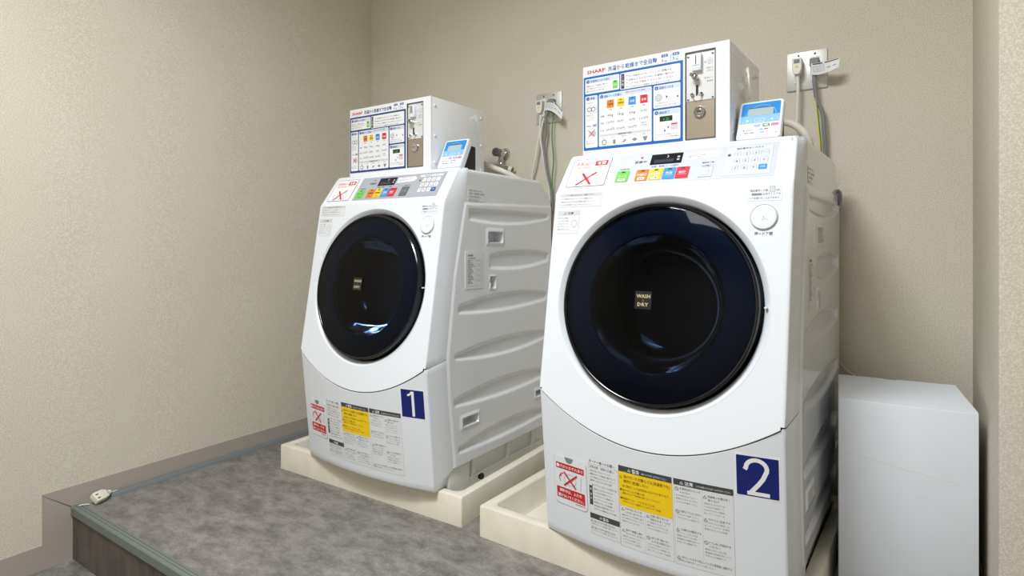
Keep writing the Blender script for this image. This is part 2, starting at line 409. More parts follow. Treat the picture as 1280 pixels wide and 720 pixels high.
def cabinet():
    b = MB()
    for sg, st in ((1, .0042), (-1, .009)):
        zs = [0.141 + (1.049 - 0.141) * i / int(0.908 / st) for i in range(int(0.908 / st) + 1)]
        ny = int(.56 / st); rows = []
        for z in zs:
            a, e = yj(z), yb(z)
            rows.append([(sg * (.300 + relief(lerp(a, e, j / ny), z)), lerp(a, e, j / ny), z) for j in range(ny + 1)])
        for k in range(1, 6):
            t = k / 5 * math.pi / 2; z = 1.049 + .012 * math.sin(t); a, e = yj(z), yb(z)
            rows.append([(sg * (.288 + .012 * math.cos(t)), lerp(a, e, j / ny), z) for j in range(ny + 1)])
        b.grid(rows, 'side')
    zt = 1.061; a, e = .19, yb(zt)
    b.grid([[(x, y, zt) for x in (-.288, 0, .288)] for y in (a, .3, .5, e)], 'white')
    bk = [(z, .288 + .012 * math.cos(math.asin(min(1, max(0, (z - 1.049) / .012))))) for z in (.141, .5, .99, 1.02, 1.049, 1.055, 1.061)]
    b.grid([[(-w_, yb(z), z), (0, yb(z), z), (w_, yb(z), z)] for z, w_ in bk], 'base')
    b.grid([[(-.3, y, .141), (.3, y, .141)] for y in (.138, .4, .72)], 'base')
    return b

def corner_cols(w_, y, z, sg, nrm, YJ, ZJ):
    """from the front face round the corner and along the side strip to the joint"""
    return [(sg * (w_ - .009), y(w_ - .009), z), (sg * (w_ - .006), y(w_ - .006), z), (sg * (w_ - .0022), y(w_ - .0022) + .0006, z), (sg * (w_ - .0004), y(w_) + .0026, z + .0003),
            (sg * (w_ + .0004), y(w_) + .006, z + .0008), (sg * lerp(w_, .3, .5), lerp(y(w_), YJ, .5), lerp(z, ZJ, .5)), (sg * .3, YJ, ZJ), (sg * .2995, YJ + .004, ZJ)]

def front_cover():
    b = MB(); m = 'white'
    # door plane as a polar plate around the door opening
    CZ, R = 0.688, 0.2545
    wf = lambda z: lerp(.2892, .2905, (z - .46) / .496)
    def inside(x, z): return abs(x) <= wf(z) - .009 and z <= ZBR and z >= zc(x) + .0015
    corners = []
    for sg in (1, -1):
        corners += [math.atan2(ZBR - CZ, sg * (wf(ZBR) - .009)), math.atan2(zc(.280) + .0015 - CZ, sg * .2802)]
    A = sorted([2 * math.pi * k / 180 - math.pi for k in range(180)] + corners)
    rings = [[] for _ in range(6)]
    for a in A:
        c, s_ = math.cos(a), math.sin(a); lo, hi = .2, .6
        for _ in range(40):
            mid = (lo + hi) / 2
            if inside(mid * c, CZ + mid * s_): lo = mid
            else: hi = mid
        r0 = 1 / math.sqrt((c / R) ** 2 + (s_ / (R * .986)) ** 2)
        for k in range(6):
            r = lerp(r0, lo, k / 5); rings[k].append((r * c, yu(CZ + r * s_), CZ + r * s_))
    b.grid(rings, m, True)
    # folded lower lip of the door plane
    xs = [-.2802 + .5604 * i / 39 for i in range(40)]
    b.grid([[(x, yu(zc(x) + .0015 + q) + d, zc(x) + .0015 + q) for x in xs] for q, d in ((0, 0), (-.0012, .0012), (-.0014, .012))], m)
    # corners and side strips, crease -> break -> top
    for sg in (1, -1):
        rows = []
        for i in range(25):
            t = i / 24; z = lerp(zc(.289) + .0012, ZBR, t); ZJ = lerp(.4768, .952, t)
            rows.append(corner_cols(wf(z), lambda w_, z=z: yu(z), z, sg, None, yj(ZJ), ZJ))
        r0 = rows[0]; b.grid([[(x, y + .006, z - .0016) for x, y, z in r0]] + rows, m)
        rows = []
        for i in range(13):
            t = i / 12; w_ = lerp(.2905, .2848, t); y = lerp(YBR, YT, t); z = lerp(ZBR, ZT, t); ZJ = lerp(.952, 1.054, t)
            if t > .9:      # upper corner eases over
                w_ -= .004 * ((t - .9) / .1) ** 2
            rows.append(corner_cols(w_, lambda q, y=y: y, z, sg, None, yj(ZJ), ZJ))
        b.grid(rows, m)
        t_ = rows[-1]
        b.grid([t_, [(sg * .27, YT + .004, ZT + .0008)] * 8 if 0 else [(x * .985, max(y, YT + .006) + .003, 1.0632) for x, y, z in t_], [(x * .96, max(y, YT + .03), 1.0612) for x, y, z in t_]], m)
    # control fascia and its rolled top edge
    rows = []
    for i in range(9):
        t = i / 8; w_ = lerp(.2905, .2848, t) - .009 - (.004 if t == 1 else 0); rows.append([(-w_, lerp(YBR, YT, t), lerp(ZBR, ZT, t)), (w_, lerp(YBR, YT, t), lerp(ZBR, ZT, t))])
    w_ = .2718
    rows += [[(-w_, YT + .003, ZT + .0012), (w_, YT + .003, ZT + .0012)], [(-w_, YT + .008, ZT + .0012), (w_, YT + .008, ZT + .0012)], [(-w_, YT + .045, 1.0618), (w_, YT + .045, 1.0618)]]
    b.grid(rows, m)
    return b

def lower_panel():
    b = MB(); m = 'white'
    def ztop(x): return zc(x) - .0028
    def row(t, extra=None):
        z0 = .092; r = []
        xs = [-.280 + .560 * i / 40 for i in range(41)]
        w_ = lerp(.2885, .2892, t)
        zf = lambda x: lerp(z0, ztop(x), t)
        ZJ = lerp(.141, .4738, t); YJ = yj(ZJ)
        L_ = [(-x, y, z) for x, y, z in reversed(corner_cols(w_, lambda q: ylow(q, zf(.289)), zf(.289), 1, None, YJ, ZJ))]
        R_ = corner_cols(w_, lambda q: ylow(q, zf(.289)), zf(.289), 1, None, YJ, ZJ)
        return L_[:-1] + [(x, ylow(x, zf(x)), zf(x)) for x in xs] + R_[1:]
    rows = [row(i / 20) for i in range(21)]
    bot = rows[0]
    def under(dy, dz, k): return [(x * k, y + dy * (1 if abs(x) < .29 else .3), z + dz) for x, y, z in bot]
    top = rows[-1]
    rows = [under(.10, -.004, .97), under(.02, -.008, .985), under(.007, -.0062, .994), under(.002, -.003, .998)] + rows
    rows += [[(x, y + .001, z + .0006) for x, y, z in top]]
    b.grid(rows, m)
    b.grid([[(x, y + .001, z + .0006) for x, y, z in top], [(x * .998, y + .0035, z + .0034) for x, y, z in top], [(x * .995, y + .012, z + .0036) for x, y, z in top]], 'seam_shade')  # fold coloured dark to paint the shadow line along the crease
    return b

def ring_prof(prof, m, n=128):
    b = MB(); b.lathe(prof, m, origin=(0, yu(.688), .688), axis=NOUT, up=(1, 0, 0), n=n); return b

def make_washer(name, label):
    r = thing(name, label, 'washing machine', group=None)
    cabinet().build('cabinet', r, smooth=50)
    front_cover().build('front_cover', r, smooth=40)
    lower_panel().build('lower_panel', r, smooth=40)
    # base skirt standing in the tray
    b = MB()
    for sg in (1, -1):
        b.box((min(sg * .20, sg * .294), .125, .014), (max(sg * .20, sg * .294), .228, .146), 'base', .006, 3)
    b.box((-.2, .14, .05), (.2, .2, .12), 'base')
    b.build('base_front', r)
    b = MB()
    b.prism([(-.272, .014), (-.280, .075), (-.284, .145), (.284, .145), (.280, .075), (.272, .014)], 1, .2, .70, 'base')
    for sg in (1, -1):
        for y in (.243, .44, .60):
            b.prism([(sg * .28, .146), (sg * .2925, .146), (sg * .290, .09), (sg * .280, .06)], 1, y, y + .018, 'base')
        b.box((min(sg * .27, sg * .286), .228, .07), (max(sg * .27, sg * .286), .69, .078), 'base', .003)
    b.build('base_skirt', r)
    for sg in (1, -1):
        for y in (.19, .64):
            b = MB(); b.lathe([(.024, 0), (.026, .002), (.026, .016), (.018, .02)], 'gasket', (sg * .23, y, .012), n=20, caps=(True, True)); b.build('foot', r)['label'] = 'black rubber foot'
    b = MB(); b.lathe([(.010, 0), (.010, .012)], 'gasket', (.277, .30, .06), axis=(1, 0, 0), n=16, caps=(True, True)); b.build('drain_plug', r)['label'] = 'black drain plug'
    # door opening and door
    ring_prof([(.2548, .0004), (.2538, .0002), (.2520, -.0012), (.2420, -.0105), (.2395, -.0135), (.2385, -.020), (.2378, -.06)], 'white').build('door_surround', r)
    b = ring_prof([(.236, -.05), (.2335, -.02), (.2338, .004), (.2328, .0085), (.2300, .0105), (.2270, .0095), (.2255, .0075), (.2240, .004)], 'doorrim')
    door = b.build('door', r); door['label'] = 'round dark door'
    b = ring_prof([(.2262, .0075), (.222, .0085), (.20, .0125), (.17, .017), (.13, .021), (.08, .0235), (.03, .0245), (.002, .0246)], 'glass'); b.build('door_glass', door)
    b = ring_prof([(.226, -.002), (.170, .004), (.163, .002), (.1600, -.004)], 'doorband'); b.build('door_band', door)
    b = ring_prof([(.161, -.002), (.156, -.02), (.148, -.05), (.134, -.085), (.112, -.108), (.08, -.116), (.03, -.118), (.002, -.118)], 'bowl'); b.build('door_bowl', door)
    def F_dl(u, v, h):
        p = Vector((0, yu(.688), .688)) + Vector((u, 0, 0)) + E2 * v + NOUT * (.0252 + h); return tuple(p)
    d = Decal(F_dl); d.rr(-.034, -.017, .006, .024, .001, 'blacklabel', .0012, 0)
    d.text('WASH', -.014, .0085, .0118, 'gold', .0014, 'c', bold=.012, width=.033); d.text('&', -.014, .0005, .0075, 'inkmid', .0014, 'c'); d.text('DRY', -.014, -.0105, .0118, 'gold', .0014, 'c', bold=.012, width=.026)
    d.build('door_label', door)
    # drum behind the bowl
    b = ring_prof([(.20, -.055), (.232, -.075), (.236, -.09)], 'gasket'); b.build('door_gasket', r)
    b = ring_prof([(.19, -.10), (.225, -.12), (.228, -.34), (.20, -.37), (.10, -.38), (.002, -.38)], 'drumsteel')
    for k in range(3):
        a = math.radians(100 + 120 * k); c, s_ = math.cos(a), math.sin(a); o = Vector((0, yu(.688), .688))
        e = Vector((1, 0, 0)) * c + E2 * s_; f = Vector((-1, 0, 0)) * s_ + E2 * c
        P = [[o + e * .228 + f * w_ + NOUT * q for w_ in (-.03, .03)] + [o + e * .18 + NOUT * q] for q in (-.12, -.34)]
        b.add(P[0] + P[1], [(0, 1, 4, 3), (1, 2, 5, 4), (2, 0, 3, 5), (0, 1, 2), (3, 4, 5)], 'drumsteel')
    b.build('drum', r)
    # door catch
    b = MB(); b.box((.2415, yu(.693) - .003, .690), (.2475, yu(.693) + .006, .694), 'base', .001); b.build('door_catch', r)
    # push button
    o = F_up(.234, .881, 0); b = MB()
    b.lathe([(.0285, -.001), (.0285, .0008), (.0275, .0011), (.0270, .0004), (.0266, .0004), (.0262, .003), (.0252, .0042), (.0235, .0046), (.012, .0042), (.001, .004)], 'white', o, axis=NOUT, n=48, up=(1, 0, 0))
    pb = b.build('door_button', r)
    d = Decal(F_up); d.ring(.234, .881, .0277, .0009, 'inkmid', .0013, 48); d.ring(.236, .872, .006, .0008, 'labelgrey', .0052, a0=20, a1=160)
    d.text('押→ドア開', .234, .8435, .0078, 'ink', .0004, 'c', width=.036, bold=.01); d.build('button_print', pb)
    # detergent notice
    d = Decal(F_pan)
    d2 = Decal(lambda u, v, h: F_pan(u, v / PL, h))
    v0, v1 = .155 * PL, .885 * PL
    d2.rr(-.268, v0, -.1545, v1, .006, 'ink', .0006, 0); d2.rr(-.2666, v0 + .0014, -.1559, v1 - .0014, .005, 'paper', .0008)
    d2.text('洗剤投入', -.259, v1 - .023, .0135, 'red', .001, width=.056); d2.rr(-.2, v1 - .0255, -.164, v1 - .009, .001, 'red', .001); d2.text('不要', -.182, v1 - .022, .012, 'paper', .0012, 'c', bold=.02, width=.026)
    d2.text('洗剤を自動で投入いたします', -.2115, v1 - .0325, .0052, 'red', .001, 'c', width=.084)
    d2.rr(-.246, v0 + .008, -.222, v0 + .028, .002, 'inklight', .001); d2.rr(-.2445, v0 + .0095, -.2235, v0 + .0265, .001, 'paper', .0012)
    d2.disc(-.193, v0 + .021, .016, 'inklight', .001); d2.disc(-.193, v0 + .021, .0145, 'paper', .0012); d2.rr(-.222, v0 + .008, -.185, v0 + .022, .003, 'inklight', .0013); d2.rr(-.2205, v0 + .0095, -.1865, v0 + .0205, .002, 'paper', .0014)
    d2.line((-.228, v0 + .0445), (-.196, v0 + .006), .0060, 'red', .0016); d2.line((-.238, v0 + .0055), (-.187, v0 + .046), .0045, 'red', .0017)
    d2.build('detergent_notice', r)
    return r

def control_panel(r, pale):
    d = Decal(lambda u, v, h: F_pan(u, v / PL, h))
    V = lambda f: f * PL
    face = 'panelpale' if pale else 'panelgrey'
    if pale:
        d.frame(-.1365, V(.03), .262, V(.925), .0005, 'inklight', .0003)
    d.rr(-.1355, V(.139), .2485, V(.9), .003, face, .0007, 0)
    t = .0010; T2 = .0012
    d.text('営業中', -.071, V(.655), .0088, 'ink', t, 'c', width=.031, bold=.01); d.disc(-.0705, V(.79), .0032, 'red', t)
    if pale: d.disc(-.106, V(.72), .007, 'paper', t)
    d.rr(-.045, V(.585), .0345, V(.838), .001, 'display', .0016, 0); d.rr(-.035, V(.625), .014, V(.70), .001, 'displaylit', .0018)
    d.line((-.004, V(.8)), (0, V(.765)), .0012, 'paper', .0019); d.line((0, V(.765)), (-.004, V(.735)), .0012, 'paper', .0019)
    for v in (.72, .655): d.rr(.022, V(v), .0285, V(v + .04), .0008, 'inklight', .0019)
    d.poly([(.043, V(.64)), (.043, V(.81)), (.117, V(.82)), (.128, V(.74)), (.118, V(.665))], 'paper', t); d.text('セキュリティロック', .082, V(.765), .0054, 'ink', T2, 'c', width=.05)
    d.text('暗証番号を登録できます', .082, V(.725), .0036, 'inkmid', T2, 'c', width=.066); d.text('運転前に設定してください', .08, V(.69), .0036, 'inkmid', T2, 'c', width=.062)
    d.text('洗剤量切替', -.109, V(.51), .0046, 'ink', t, 'c', width=.027); d.text('洗濯・乾燥 コース選択', -.005, V(.52), .0056, 'ink', t, 'c', width=.068)
    for (a, e, m, l1, l2) in ((-.126, -.0925, 'green', 'コース', '洗濯'), (-.0735, -.0415, 'orange', '洗濯乾燥', '標準'), (-.038, -.0065, 'yel', '洗濯乾燥', '少量'), (-.0035, .0265, 'sky', '洗濯', ''), (.0285, .0595, 'btnred', '乾燥', '')):
        d.rr(a, V(.205), e, V(.475), .0012, m, .0022, 0); c = (a + e) / 2
        d.rr(c - .005, V(.425), c + .005, V(.458), .0006, 'ink', .0024)
        if l2 and pale:
            d.rr(a + .007, V(.222), e - .007, V(.285), .001, 'paper', .0024); d.text(l2, c, V(.235), .0056, 'brown', .0026, 'c')
        elif l2: d.text(l2, c, V(.235), .0056, 'ink', .0026, 'c')
        d.text(l1, c, V(.325), .0072, 'paper' if (pale or m in ('sky', 'btnred')) else 'ink', .0026, 'c', bold=.02, width=min(.026, len(l1) * .0085))
        if not l2: d.line((a + .005, V(.295)), (e - .005, V(.295)), .0008, 'paper', .0026)
    d.text('運転終了後', .1, V(.525), .0048, 'ink', t, 'c', width=.028)
    d.rr(.082, V(.2), .1145, V(.49), .0015, 'btnpale' if pale else 'btngrey', .0022, 0)
    if pale:
        d.rr(.087, V(.43), .11, V(.475), .001, 'inklight', .0024); d.text('ドア開', .098, V(.438), .005, 'ink', .0026, 'c'); d.disc(.098, V(.31), .010, 'inklight', .0024); d.disc(.098, V(.31), .0085, 'paper', .0026)
        d.line((.098, V(.31)), (.106, V(.34)), .0014, 'red', .0028)
    else: d.text('ドア開', .098, V(.33), .007, 'inklight', .0024, 'c')
    # key pad
    d.rr(.1365, V(.19), .2395, V(.845), .001, 'inklight' , t); d.rr(.137, V(.194), .239, V(.841), .001, 'panelpale2' if pale else face, .0011)
    if not pale: d.rr(.140, V(.775), .236, V(.835), .001, 'paper', .0012)
    d.text('暗証番号を入力する', .189, V(.785), .0058, 'ink', .0014, 'c', width=.058)
    d.rr(.1425, V(.64), .149, V(.68), .0008, 'ink', .0013); d.ring(.1458, V(.685), .0022, .001, 'ink', .0013, 12, 0, 180)
    keys = [['1', '2', '3', 'クリア'], ['4', '5', '6', '0'], ['7', '8', '9', '決定']]
    for j, row in enumerate(keys):
        for i, k in enumerate(row):
            u = .1645 + i * .0195; v = V(.675 - j * .163); wd = .0068 if i < 3 else .0085
            if k == '決定': d.rr(u - .009, v - .0075, u + .009, v + .007, .002, 'sky' if pale else 'keyblue', .0018, 0); d.text(k, u, v - .002, .0056, 'paper', .002, 'c'); continue
            d.rr(u - wd, v - .0075, u + wd, v + .0075, .003, 'inkmid' if pale else 'paper', .0013)
            if pale: d.rr(u - wd + .0007, v - .0085, u + wd - .0007, v + .0068, .0025, 'panelpale2', .0014)
            if len(k) > 1: d.text(k, u, v - .0015, .0046, 'inkmid' if pale else 'keyblue', .0016, 'c')
            else: d.text(k, u, v - .0042, .0115, 'inkmid' if pale else 'keyblue', .0016, 'c', bold=.01)
    d.build('control_panel', r)['label'] = 'pale silver control panel with coloured buttons' if pale else 'grey control panel with coloured buttons'

def washer_labels(r):
    # notices beside and above the door
    d = Decal(F_up); d.rr(.2005, .9165, .2685, .9495, .002, 'inklight', .0003, 0); d.rr(.2009, .9169, .2681, .9491, .0018, 'white', .0004)
    d.text('暗証番号入力後、', .204, .937, .0058, 'ink', .0006, width=.038); d.rr(.2435, .9345, .2545, .9475, .0008, 'inkmid', .0005); d.rr(.2442, .9352, .2538, .9468, .0006, 'labelgrey', .0006); d.text('を押し、', .256, .937, .0052, 'ink', .0006, width=.011)
    d.rr(.207, .9285, .228, .9335, .001, 'inkmid', .0005); d.text('を押すとドアを', .2295, .929, .0052, 'ink', .0006, width=.036)
    d.text('ドアを開けることができます。', .2035, .9205, .0054, 'ink', .0006, width=.061); d.build('code_notice', r)
    d = Decal(F_up); d.rr(-.275, .9195, -.153, .955, .002, 'labelgrey', .0003, 0); d.rr(-.2742, .9203, -.1538, .9462, .001, 'paperside', .0005)
    d.text('ドアを開ける前に必ずご確認ください', -.214, .9485, .005, 'inkmid', .0006, 'c', width=.08); d.para(-.271, .944, -.157, .922, .0048, .0078, 'inkmid', .0007, 3); d.build('door_notice', r)
    d = Decal(F_up); d.rr(-.2775, .8505, -.2115, .9105, .0015, 'labelgrey', .0003, 0); d.rr(-.2768, .8512, -.2122, .8975, .001, 'paperside', .0005)
    d.tri(-.255, .9035, .0035, 'inkmid', .0006); d.text('注意', -.248, .901, .0068, 'ink', .0006, width=.018)
    d.text('やけどに注意', -.2745, .889, .0048, 'ink', .0006); d.para(-.2745, .886, -.241, .855, .0046, .0072, 'inkmid', .0006, 5); d.frame(-.238, .858, -.2145, .892, .0006, 'inklight', .0006); d.ring(-.226, .876, .0075, .0018, 'inklight', .0006, ry=1.2); d.build('caution_label', r)
    # pocket cover with the red notice
    d = Decal(F_low)
    d.rr(-.2535, .172, -.1525, .2985, .013, 'labelgrey', .0008, 0, q=6); d.rr(-.2515, .174, -.1545, .2965, .012, 'white', .0016, .0008, q=6)
    d.poly([(-.2175, .2966), (-.2145, .2885), (-.2085, .2835), (-.2005, .2835), (-.1945, .2885), (-.1915, .2966)], 'inkmid', .0018)
    d.rr(-.246, .264, -.160, .279, .001, 'red', .0019); d.disc(-.2395, .2715, .0045, 'paper', .0021); d.text('けがのおそれあり', -.233, .268, .0088, 'paper', .0021, width=.070, bold=.015)
    d.rr(-.246, .1885, -.160, .2165, .001, 'red', .0019); d.text('運転中は、ふたを', -.203, .205, .0092, 'paper', .0021, 'c', bold=.02, width=.068); d.text('開けないでください。', -.203, .192, .0092, 'paper', .0021, 'c', bold=.02, width=.078)
    d.ring(-.203, .241, .018, .0012, 'inklight', .0019, ry=.8); d.line((-.172, .222), (-.168, .258), .0012, 'inklight', .0019); d.ring(-.222, .240, .014, .0022, 'red', .002, 14, 90, 220); d.line((-.236, .243), (-.229, .248), .002, 'red', .002)
    d.line((-.221, .258), (-.186, .2225), .0042, 'red', .0022); d.line((-.222, .2235), (-.181, .257), .0042, 'red', .0024)
    d.text('取扱説明書参照', -.160, .1825, .0042, 'red', .0019, 'r'); d.build('filter_cover', r)
    # left column of the notices
    d = Decal(F_low); h = .0004
    d.rect(-.1475, .125, -.066, .302, 'paperside', .0003, 4); d.text('オーナー様へのお願い', -.1445, .3035, .0082, 'ink', h, width=.070)
    d.frame(-.1475, .1775, -.067, .3, .0006, 'inklight', h, 4); d.text('日常点検・清掃のお願い', -.143, .2905, .0072, 'ink', h, width=.066); d.para(-.143, .286, -.071, .258, .0046, .0078, 'ink', h, 1)
    d.text('糸くずフィルターのお手入れ', -.1385, .2465, .0064, 'ink', h, width=.067); d.rect(-.1465, .198, -.1375, .246, 'dark', h); d.tri(-.142, .238, .0028, 'paper', .0005); d.text('警', -.1450, .222, .006, 'paper', .0005); d.text('告', -.1450, .212, .006, 'paper', .0005)
    d.para(-.1345, .2425, -.071, .182, .0046, .0082, 'ink', h, 4)
    d.rect(-.1475, .1645, -.067, .1775, 'dark', h, 4); d.tri(-.118, .171, .003, 'paper', .0005); d.text('警告', -.112, .1675, .0078, 'paper', .0005, bold=.02)
    d.frame(-.1475, .126, -.067, .1645, .0006, 'inklight', h, 4)
    for v, sd in ((.157, 2), (.1405, 6)):
        d.tri(-.1425, v + .0015, .003, 'ink', h); d.text('指のけがや巻き込まれ', -.137, v - .001, .0062, 'ink', h, width=.058); d.para(-.143, v - .003, -.071, v - .0095, .0042, .006, 'inkmid', h, sd)
    d.build('maintenance_label', r)
    # middle: yellow warning
    d = Decal(F_low); d.rect(-.0655, .122, .0625, .303, 'paperside', .0003, 6); d.frame(-.0655, .122, .0625, .303, .0006, 'inklight', h, 6)
    d.rect(-.065, .3015, .062, .3155, 'dark', h, 6); d.tri(-.038, .308, .0034, 'paper', .0005); d.text('警告', -.031, .3045, .0092, 'paper', .0005, bold=.02); d.text('火災のおそれあり 必ずお守りください', -.008, .3052, .005, 'paper', .0005, width=.058)
    d.rect(-.065, .2205, .062, .3015, 'yellow', .0005, 6); t = .0007
    d.tri(-.0595, .289, .0035, 'brown', t); d.text('油の付いた衣類などは(洗濯後でも)', -.0525, .2885, .0082, 'brown', t, width=.110, bold=.01); d.text('絶対に乾燥しない', -.0525, .2775, .0082, 'brown', t, width=.060, bold=.01)
    d.text('油の酸化による自然発火のおそれがあります。', -.0565, .2665, .0064, 'brown', t, width=.112)
    d.text('■油の付いた衣類の例', -.0625, .2565, .0062, 'brown', t, width=.06); d.para(-.0565, .2545, .058, .2445, .0048, .0075, 'brown', t, 2); d.text('■美容オイル・アロマオイルも', -.0625, .2365, .0062, 'brown', t, width=.084); d.para(-.0565, .2345, .056, .2245, .0048, .0072, 'brown', t, 6)
    d.line((-.003, .124), (-.003, .2205), .0005, 'inklight', h); d.line((-.065, .1695), (.062, .1695), .0005, 'inklight', h)
    for i, (u, v) in enumerate(((-.0625, .212), (-.001, .212), (-.0625, .161), (-.001, .161))):
        if i == 3: d.ring(u + .0045, v + .0005, .0036, .0009, 'ink', h); d.line((u + .002, v + .003), (u + .007, v - .002), .0008, 'ink', h)
        else: d.tri(u + .0045, v, .0036, 'ink', h)
        d.text(['引火性のものを', '衣類の取り出しは', '途中で無理に開け', 'ぬれた手で触らない'][i], u + .0105, v + .0005, .006, 'ink', h, width=.042); d.text(['入れない近づけない', '回転が止まってから', 'ないでください', 'ふろ水は使わない'][i], u + .0105, v - .0075, .006, 'ink', h, width=.046)
        d.para(u + .002, v - .0105, u + .057, v - .0335, .0044, .0072, 'inkmid', h, i + 2)
    d.build('warning_label', r)['label'] = 'yellow and white warning label'
    # right: caution columns
    d = Decal(F_low); d.rect(.0655, .1215, .1895, .303, 'paperside', .0003, 6); d.frame(.0655, .1215, .1895, .303, .0006, 'inklight', h, 6)
    d.rect(.0655, .3015, .1895, .3155, 'dark', h, 6); d.tri(.083, .308, .0034, 'paper', .0005); d.text('注意', .090, .3045, .0092, 'paper', .0005, bold=.02); d.text('けがや故障のおそれあり 必ずお守りください', .114, .3052, .005, 'paper', .0005, width=.070)
    d.line((.126, .1455), (.126, .3015), .0005, 'inklight', h); d.line((.0655, .1455), (.1895, .1455), .0005, 'inklight', h)
    for i, (u, v, n) in enumerate(((.068, .2925, .028), (.1275, .2875, .03), (.068, .2415, .02), (.1275, .2375, .028), (.068, .2005, .032), (.1275, .186, .026), (.068, .1375, .009))):
        if i in (0, 2, 5): d.ring(u + .0045, v + .0005, .0036, .0009, 'ink', h); d.line((u + .002, v + .003), (u + .007, v - .002), .0008, 'ink', h)
        else: d.tri(u + .0045, v, .0036, 'ink', h)
        d.text(['洗濯物以外のものを', '乾燥後の衣類は早く', '衣類をドアにはさまない', 'やけどに注意する', '水漏れを確認する', 'ドラム内に衣類以外を', '水が入ったままで停止したときは管理者に連絡する'][i], u + .0105, v, .006, 'ink', h, width=(.104 if i == 6 else .044))
        if i in (0, 1, 5): d.text(['入れない', '取り出す', '入れない'][(0, 1, 5).index(i)], u + .0105, v - .008, .006, 'ink', h); v -= .008
        d.para(u + .002, v - .003, u + (.118 if i == 6 else .055), v - n, .0044, .0072, 'inkmid', h, i + 3)
    d.build('caution_sheet', r)
    # side labels
    d = Decal(F_side)
    d.rr(.190, .681, .280, .800, .005, 'side', .0012, -.001); d.rr(.1985, .688, .2735, .7935, .001, 'paperside', .0014)
    d.text('SHARP', .203, .784, .0085, 'ink', .0016, width=.028, bold=.02); d.text('ドラム式全自動洗濯乾燥機', .203, .7765, .0045, 'ink', .0016, width=.038)
    for i in range(14):
        v = .768 - i * .0054; d.text(['定格電圧 100V', '定格周波数 50/60Hz', '標準洗濯容量', '標準乾燥容量', '消費電力', '製造番号', '総質量'][i % 7], .2035, v, .0042, 'ink', .0016, width=.018 + .005 * (i % 4))
        if i % 3 != 1: d.text('100V 6.0kg', .247, v, .0042, 'inkmid', .0016, width=.02)
    d.frame(.2015, .691, .271, .7725, .0005, 'inkmid', .0016); d.line((.244, .691), (.244, .7725), .0005, 'inkmid', .0016)
    d.build('rating_label', r)
    d = Decal(lambda u, v, h_: (.3004 + h_, u, v)); d.rr(.210, .9595, .297, .9995, .001, 'side', .0004, 0)
    for i, t_ in enumerate(('修理のお問い合わせは', '洗濯・乾燥機の設置', 'TEL 00-000-0000', '受付 平日のみ')):
        if i == 2: t_ = 'お客様ご相談窓口へ'
        d.text(t_, .214, .9905 - i * .0098, .0064 if i != 1 else .0074, 'inkmid', .0006, width=(.07, .078, .064, .05)[i])
    d.build('service_label', r)

def number_sticker(r, n):
    d = Decal(F_low); d.rr(.1935, .306, .2785, .396, .003, 'paper', .0006, 0); d.rr(.1965, .309, .2755, .393, .002, 'navy', .0009)
    t = .0012
    if n == 1:
        d.rect(.2335, .3135, .2425, .3885, 'paper', t); d.poly([(.2335, .3885), (.2335, .3800), (.2265, .3745), (.2195, .3735), (.2195, .3790), (.2270, .3815), (.2325, .3885)], 'paper', t)
    else:
        # bowl of the figure as one swept stroke, ending in the foot bar
        P = [(.2125, .3640)]
        for k in range(13):
            a = math.radians(180 - 17.5 * k); P.append((.2345 + .0195 * math.cos(a), .3685 + .0175 * math.sin(a)))
        P += [(.2465, .3480), (.2385, .3360), (.2290, .3240), (.2215, .3145)]
        W_ = .0085; rows = []
        for i, p in enumerate(P):
            a, b_ = P[max(i - 1, 0)], P[min(i + 1, len(P) - 1)]; dx, dy = b_[0] - a[0], b_[1] - a[1]; l = math.hypot(dx, dy)
            rows.append([d.fn(p[0] - dy / l * W_ / 2, p[1] + dx / l * W_ / 2, t), d.fn(p[0] + dy / l * W_ / 2, p[1] - dx / l * W_ / 2, t)])
        d.grid(rows, 'paper'); d.rect(.2165, .3115, .2585, .3195, 'paper', t + .0001)
    d.build('number_sticker', r)['label'] = 'navy blue sticker with a white figure %d' % n

w1 = make_washer('washing_machine', 'white front-loading washer with the blue number 1 sticker, nearer the left wall')
washer_labels(w1)
M1 = ((0.7428, -0.7646, 0.012), 0.0001); M2 = ((1.7031, -0.7655, 0.012), -0.0229)
w2 = dup(w1, M2[0], M2[1], 'white front-loading washer with the blue number 2 sticker, beside the white carton')
w1.location = M1[0]; w1.rotation_euler = (0, 0, M1[1])
for wm in (w1, w2): wm['group'] = 'coin washing machines'
# the root stands at the tray floor; parts were drawn from the platform level
for wm in (w1, w2):
    for c in wm.children: c.location.z -= 0.012
control_panel(w1, False); control_panel(w2, True)
number_sticker(w1, 1); number_sticker(w2, 2)
for wm in (w1, w2):
    for c in wm.children:
        if c.name.split('.')[0] in ('control_panel', 'number_sticker'): c.location.z = -0.012
b = MB(); b.lathe([(.012, -.01), (.012, .008), (.022, .010), (.024, .016), (.024, .024), (.018, .030), (.002, .031)], 'knob', (.281, .70, .958), axis=(1, .25, 0), n=28)
o = b.build('hose_coupling', w2); o.location.z = -0.012; o['label'] = 'dark round hose coupling'

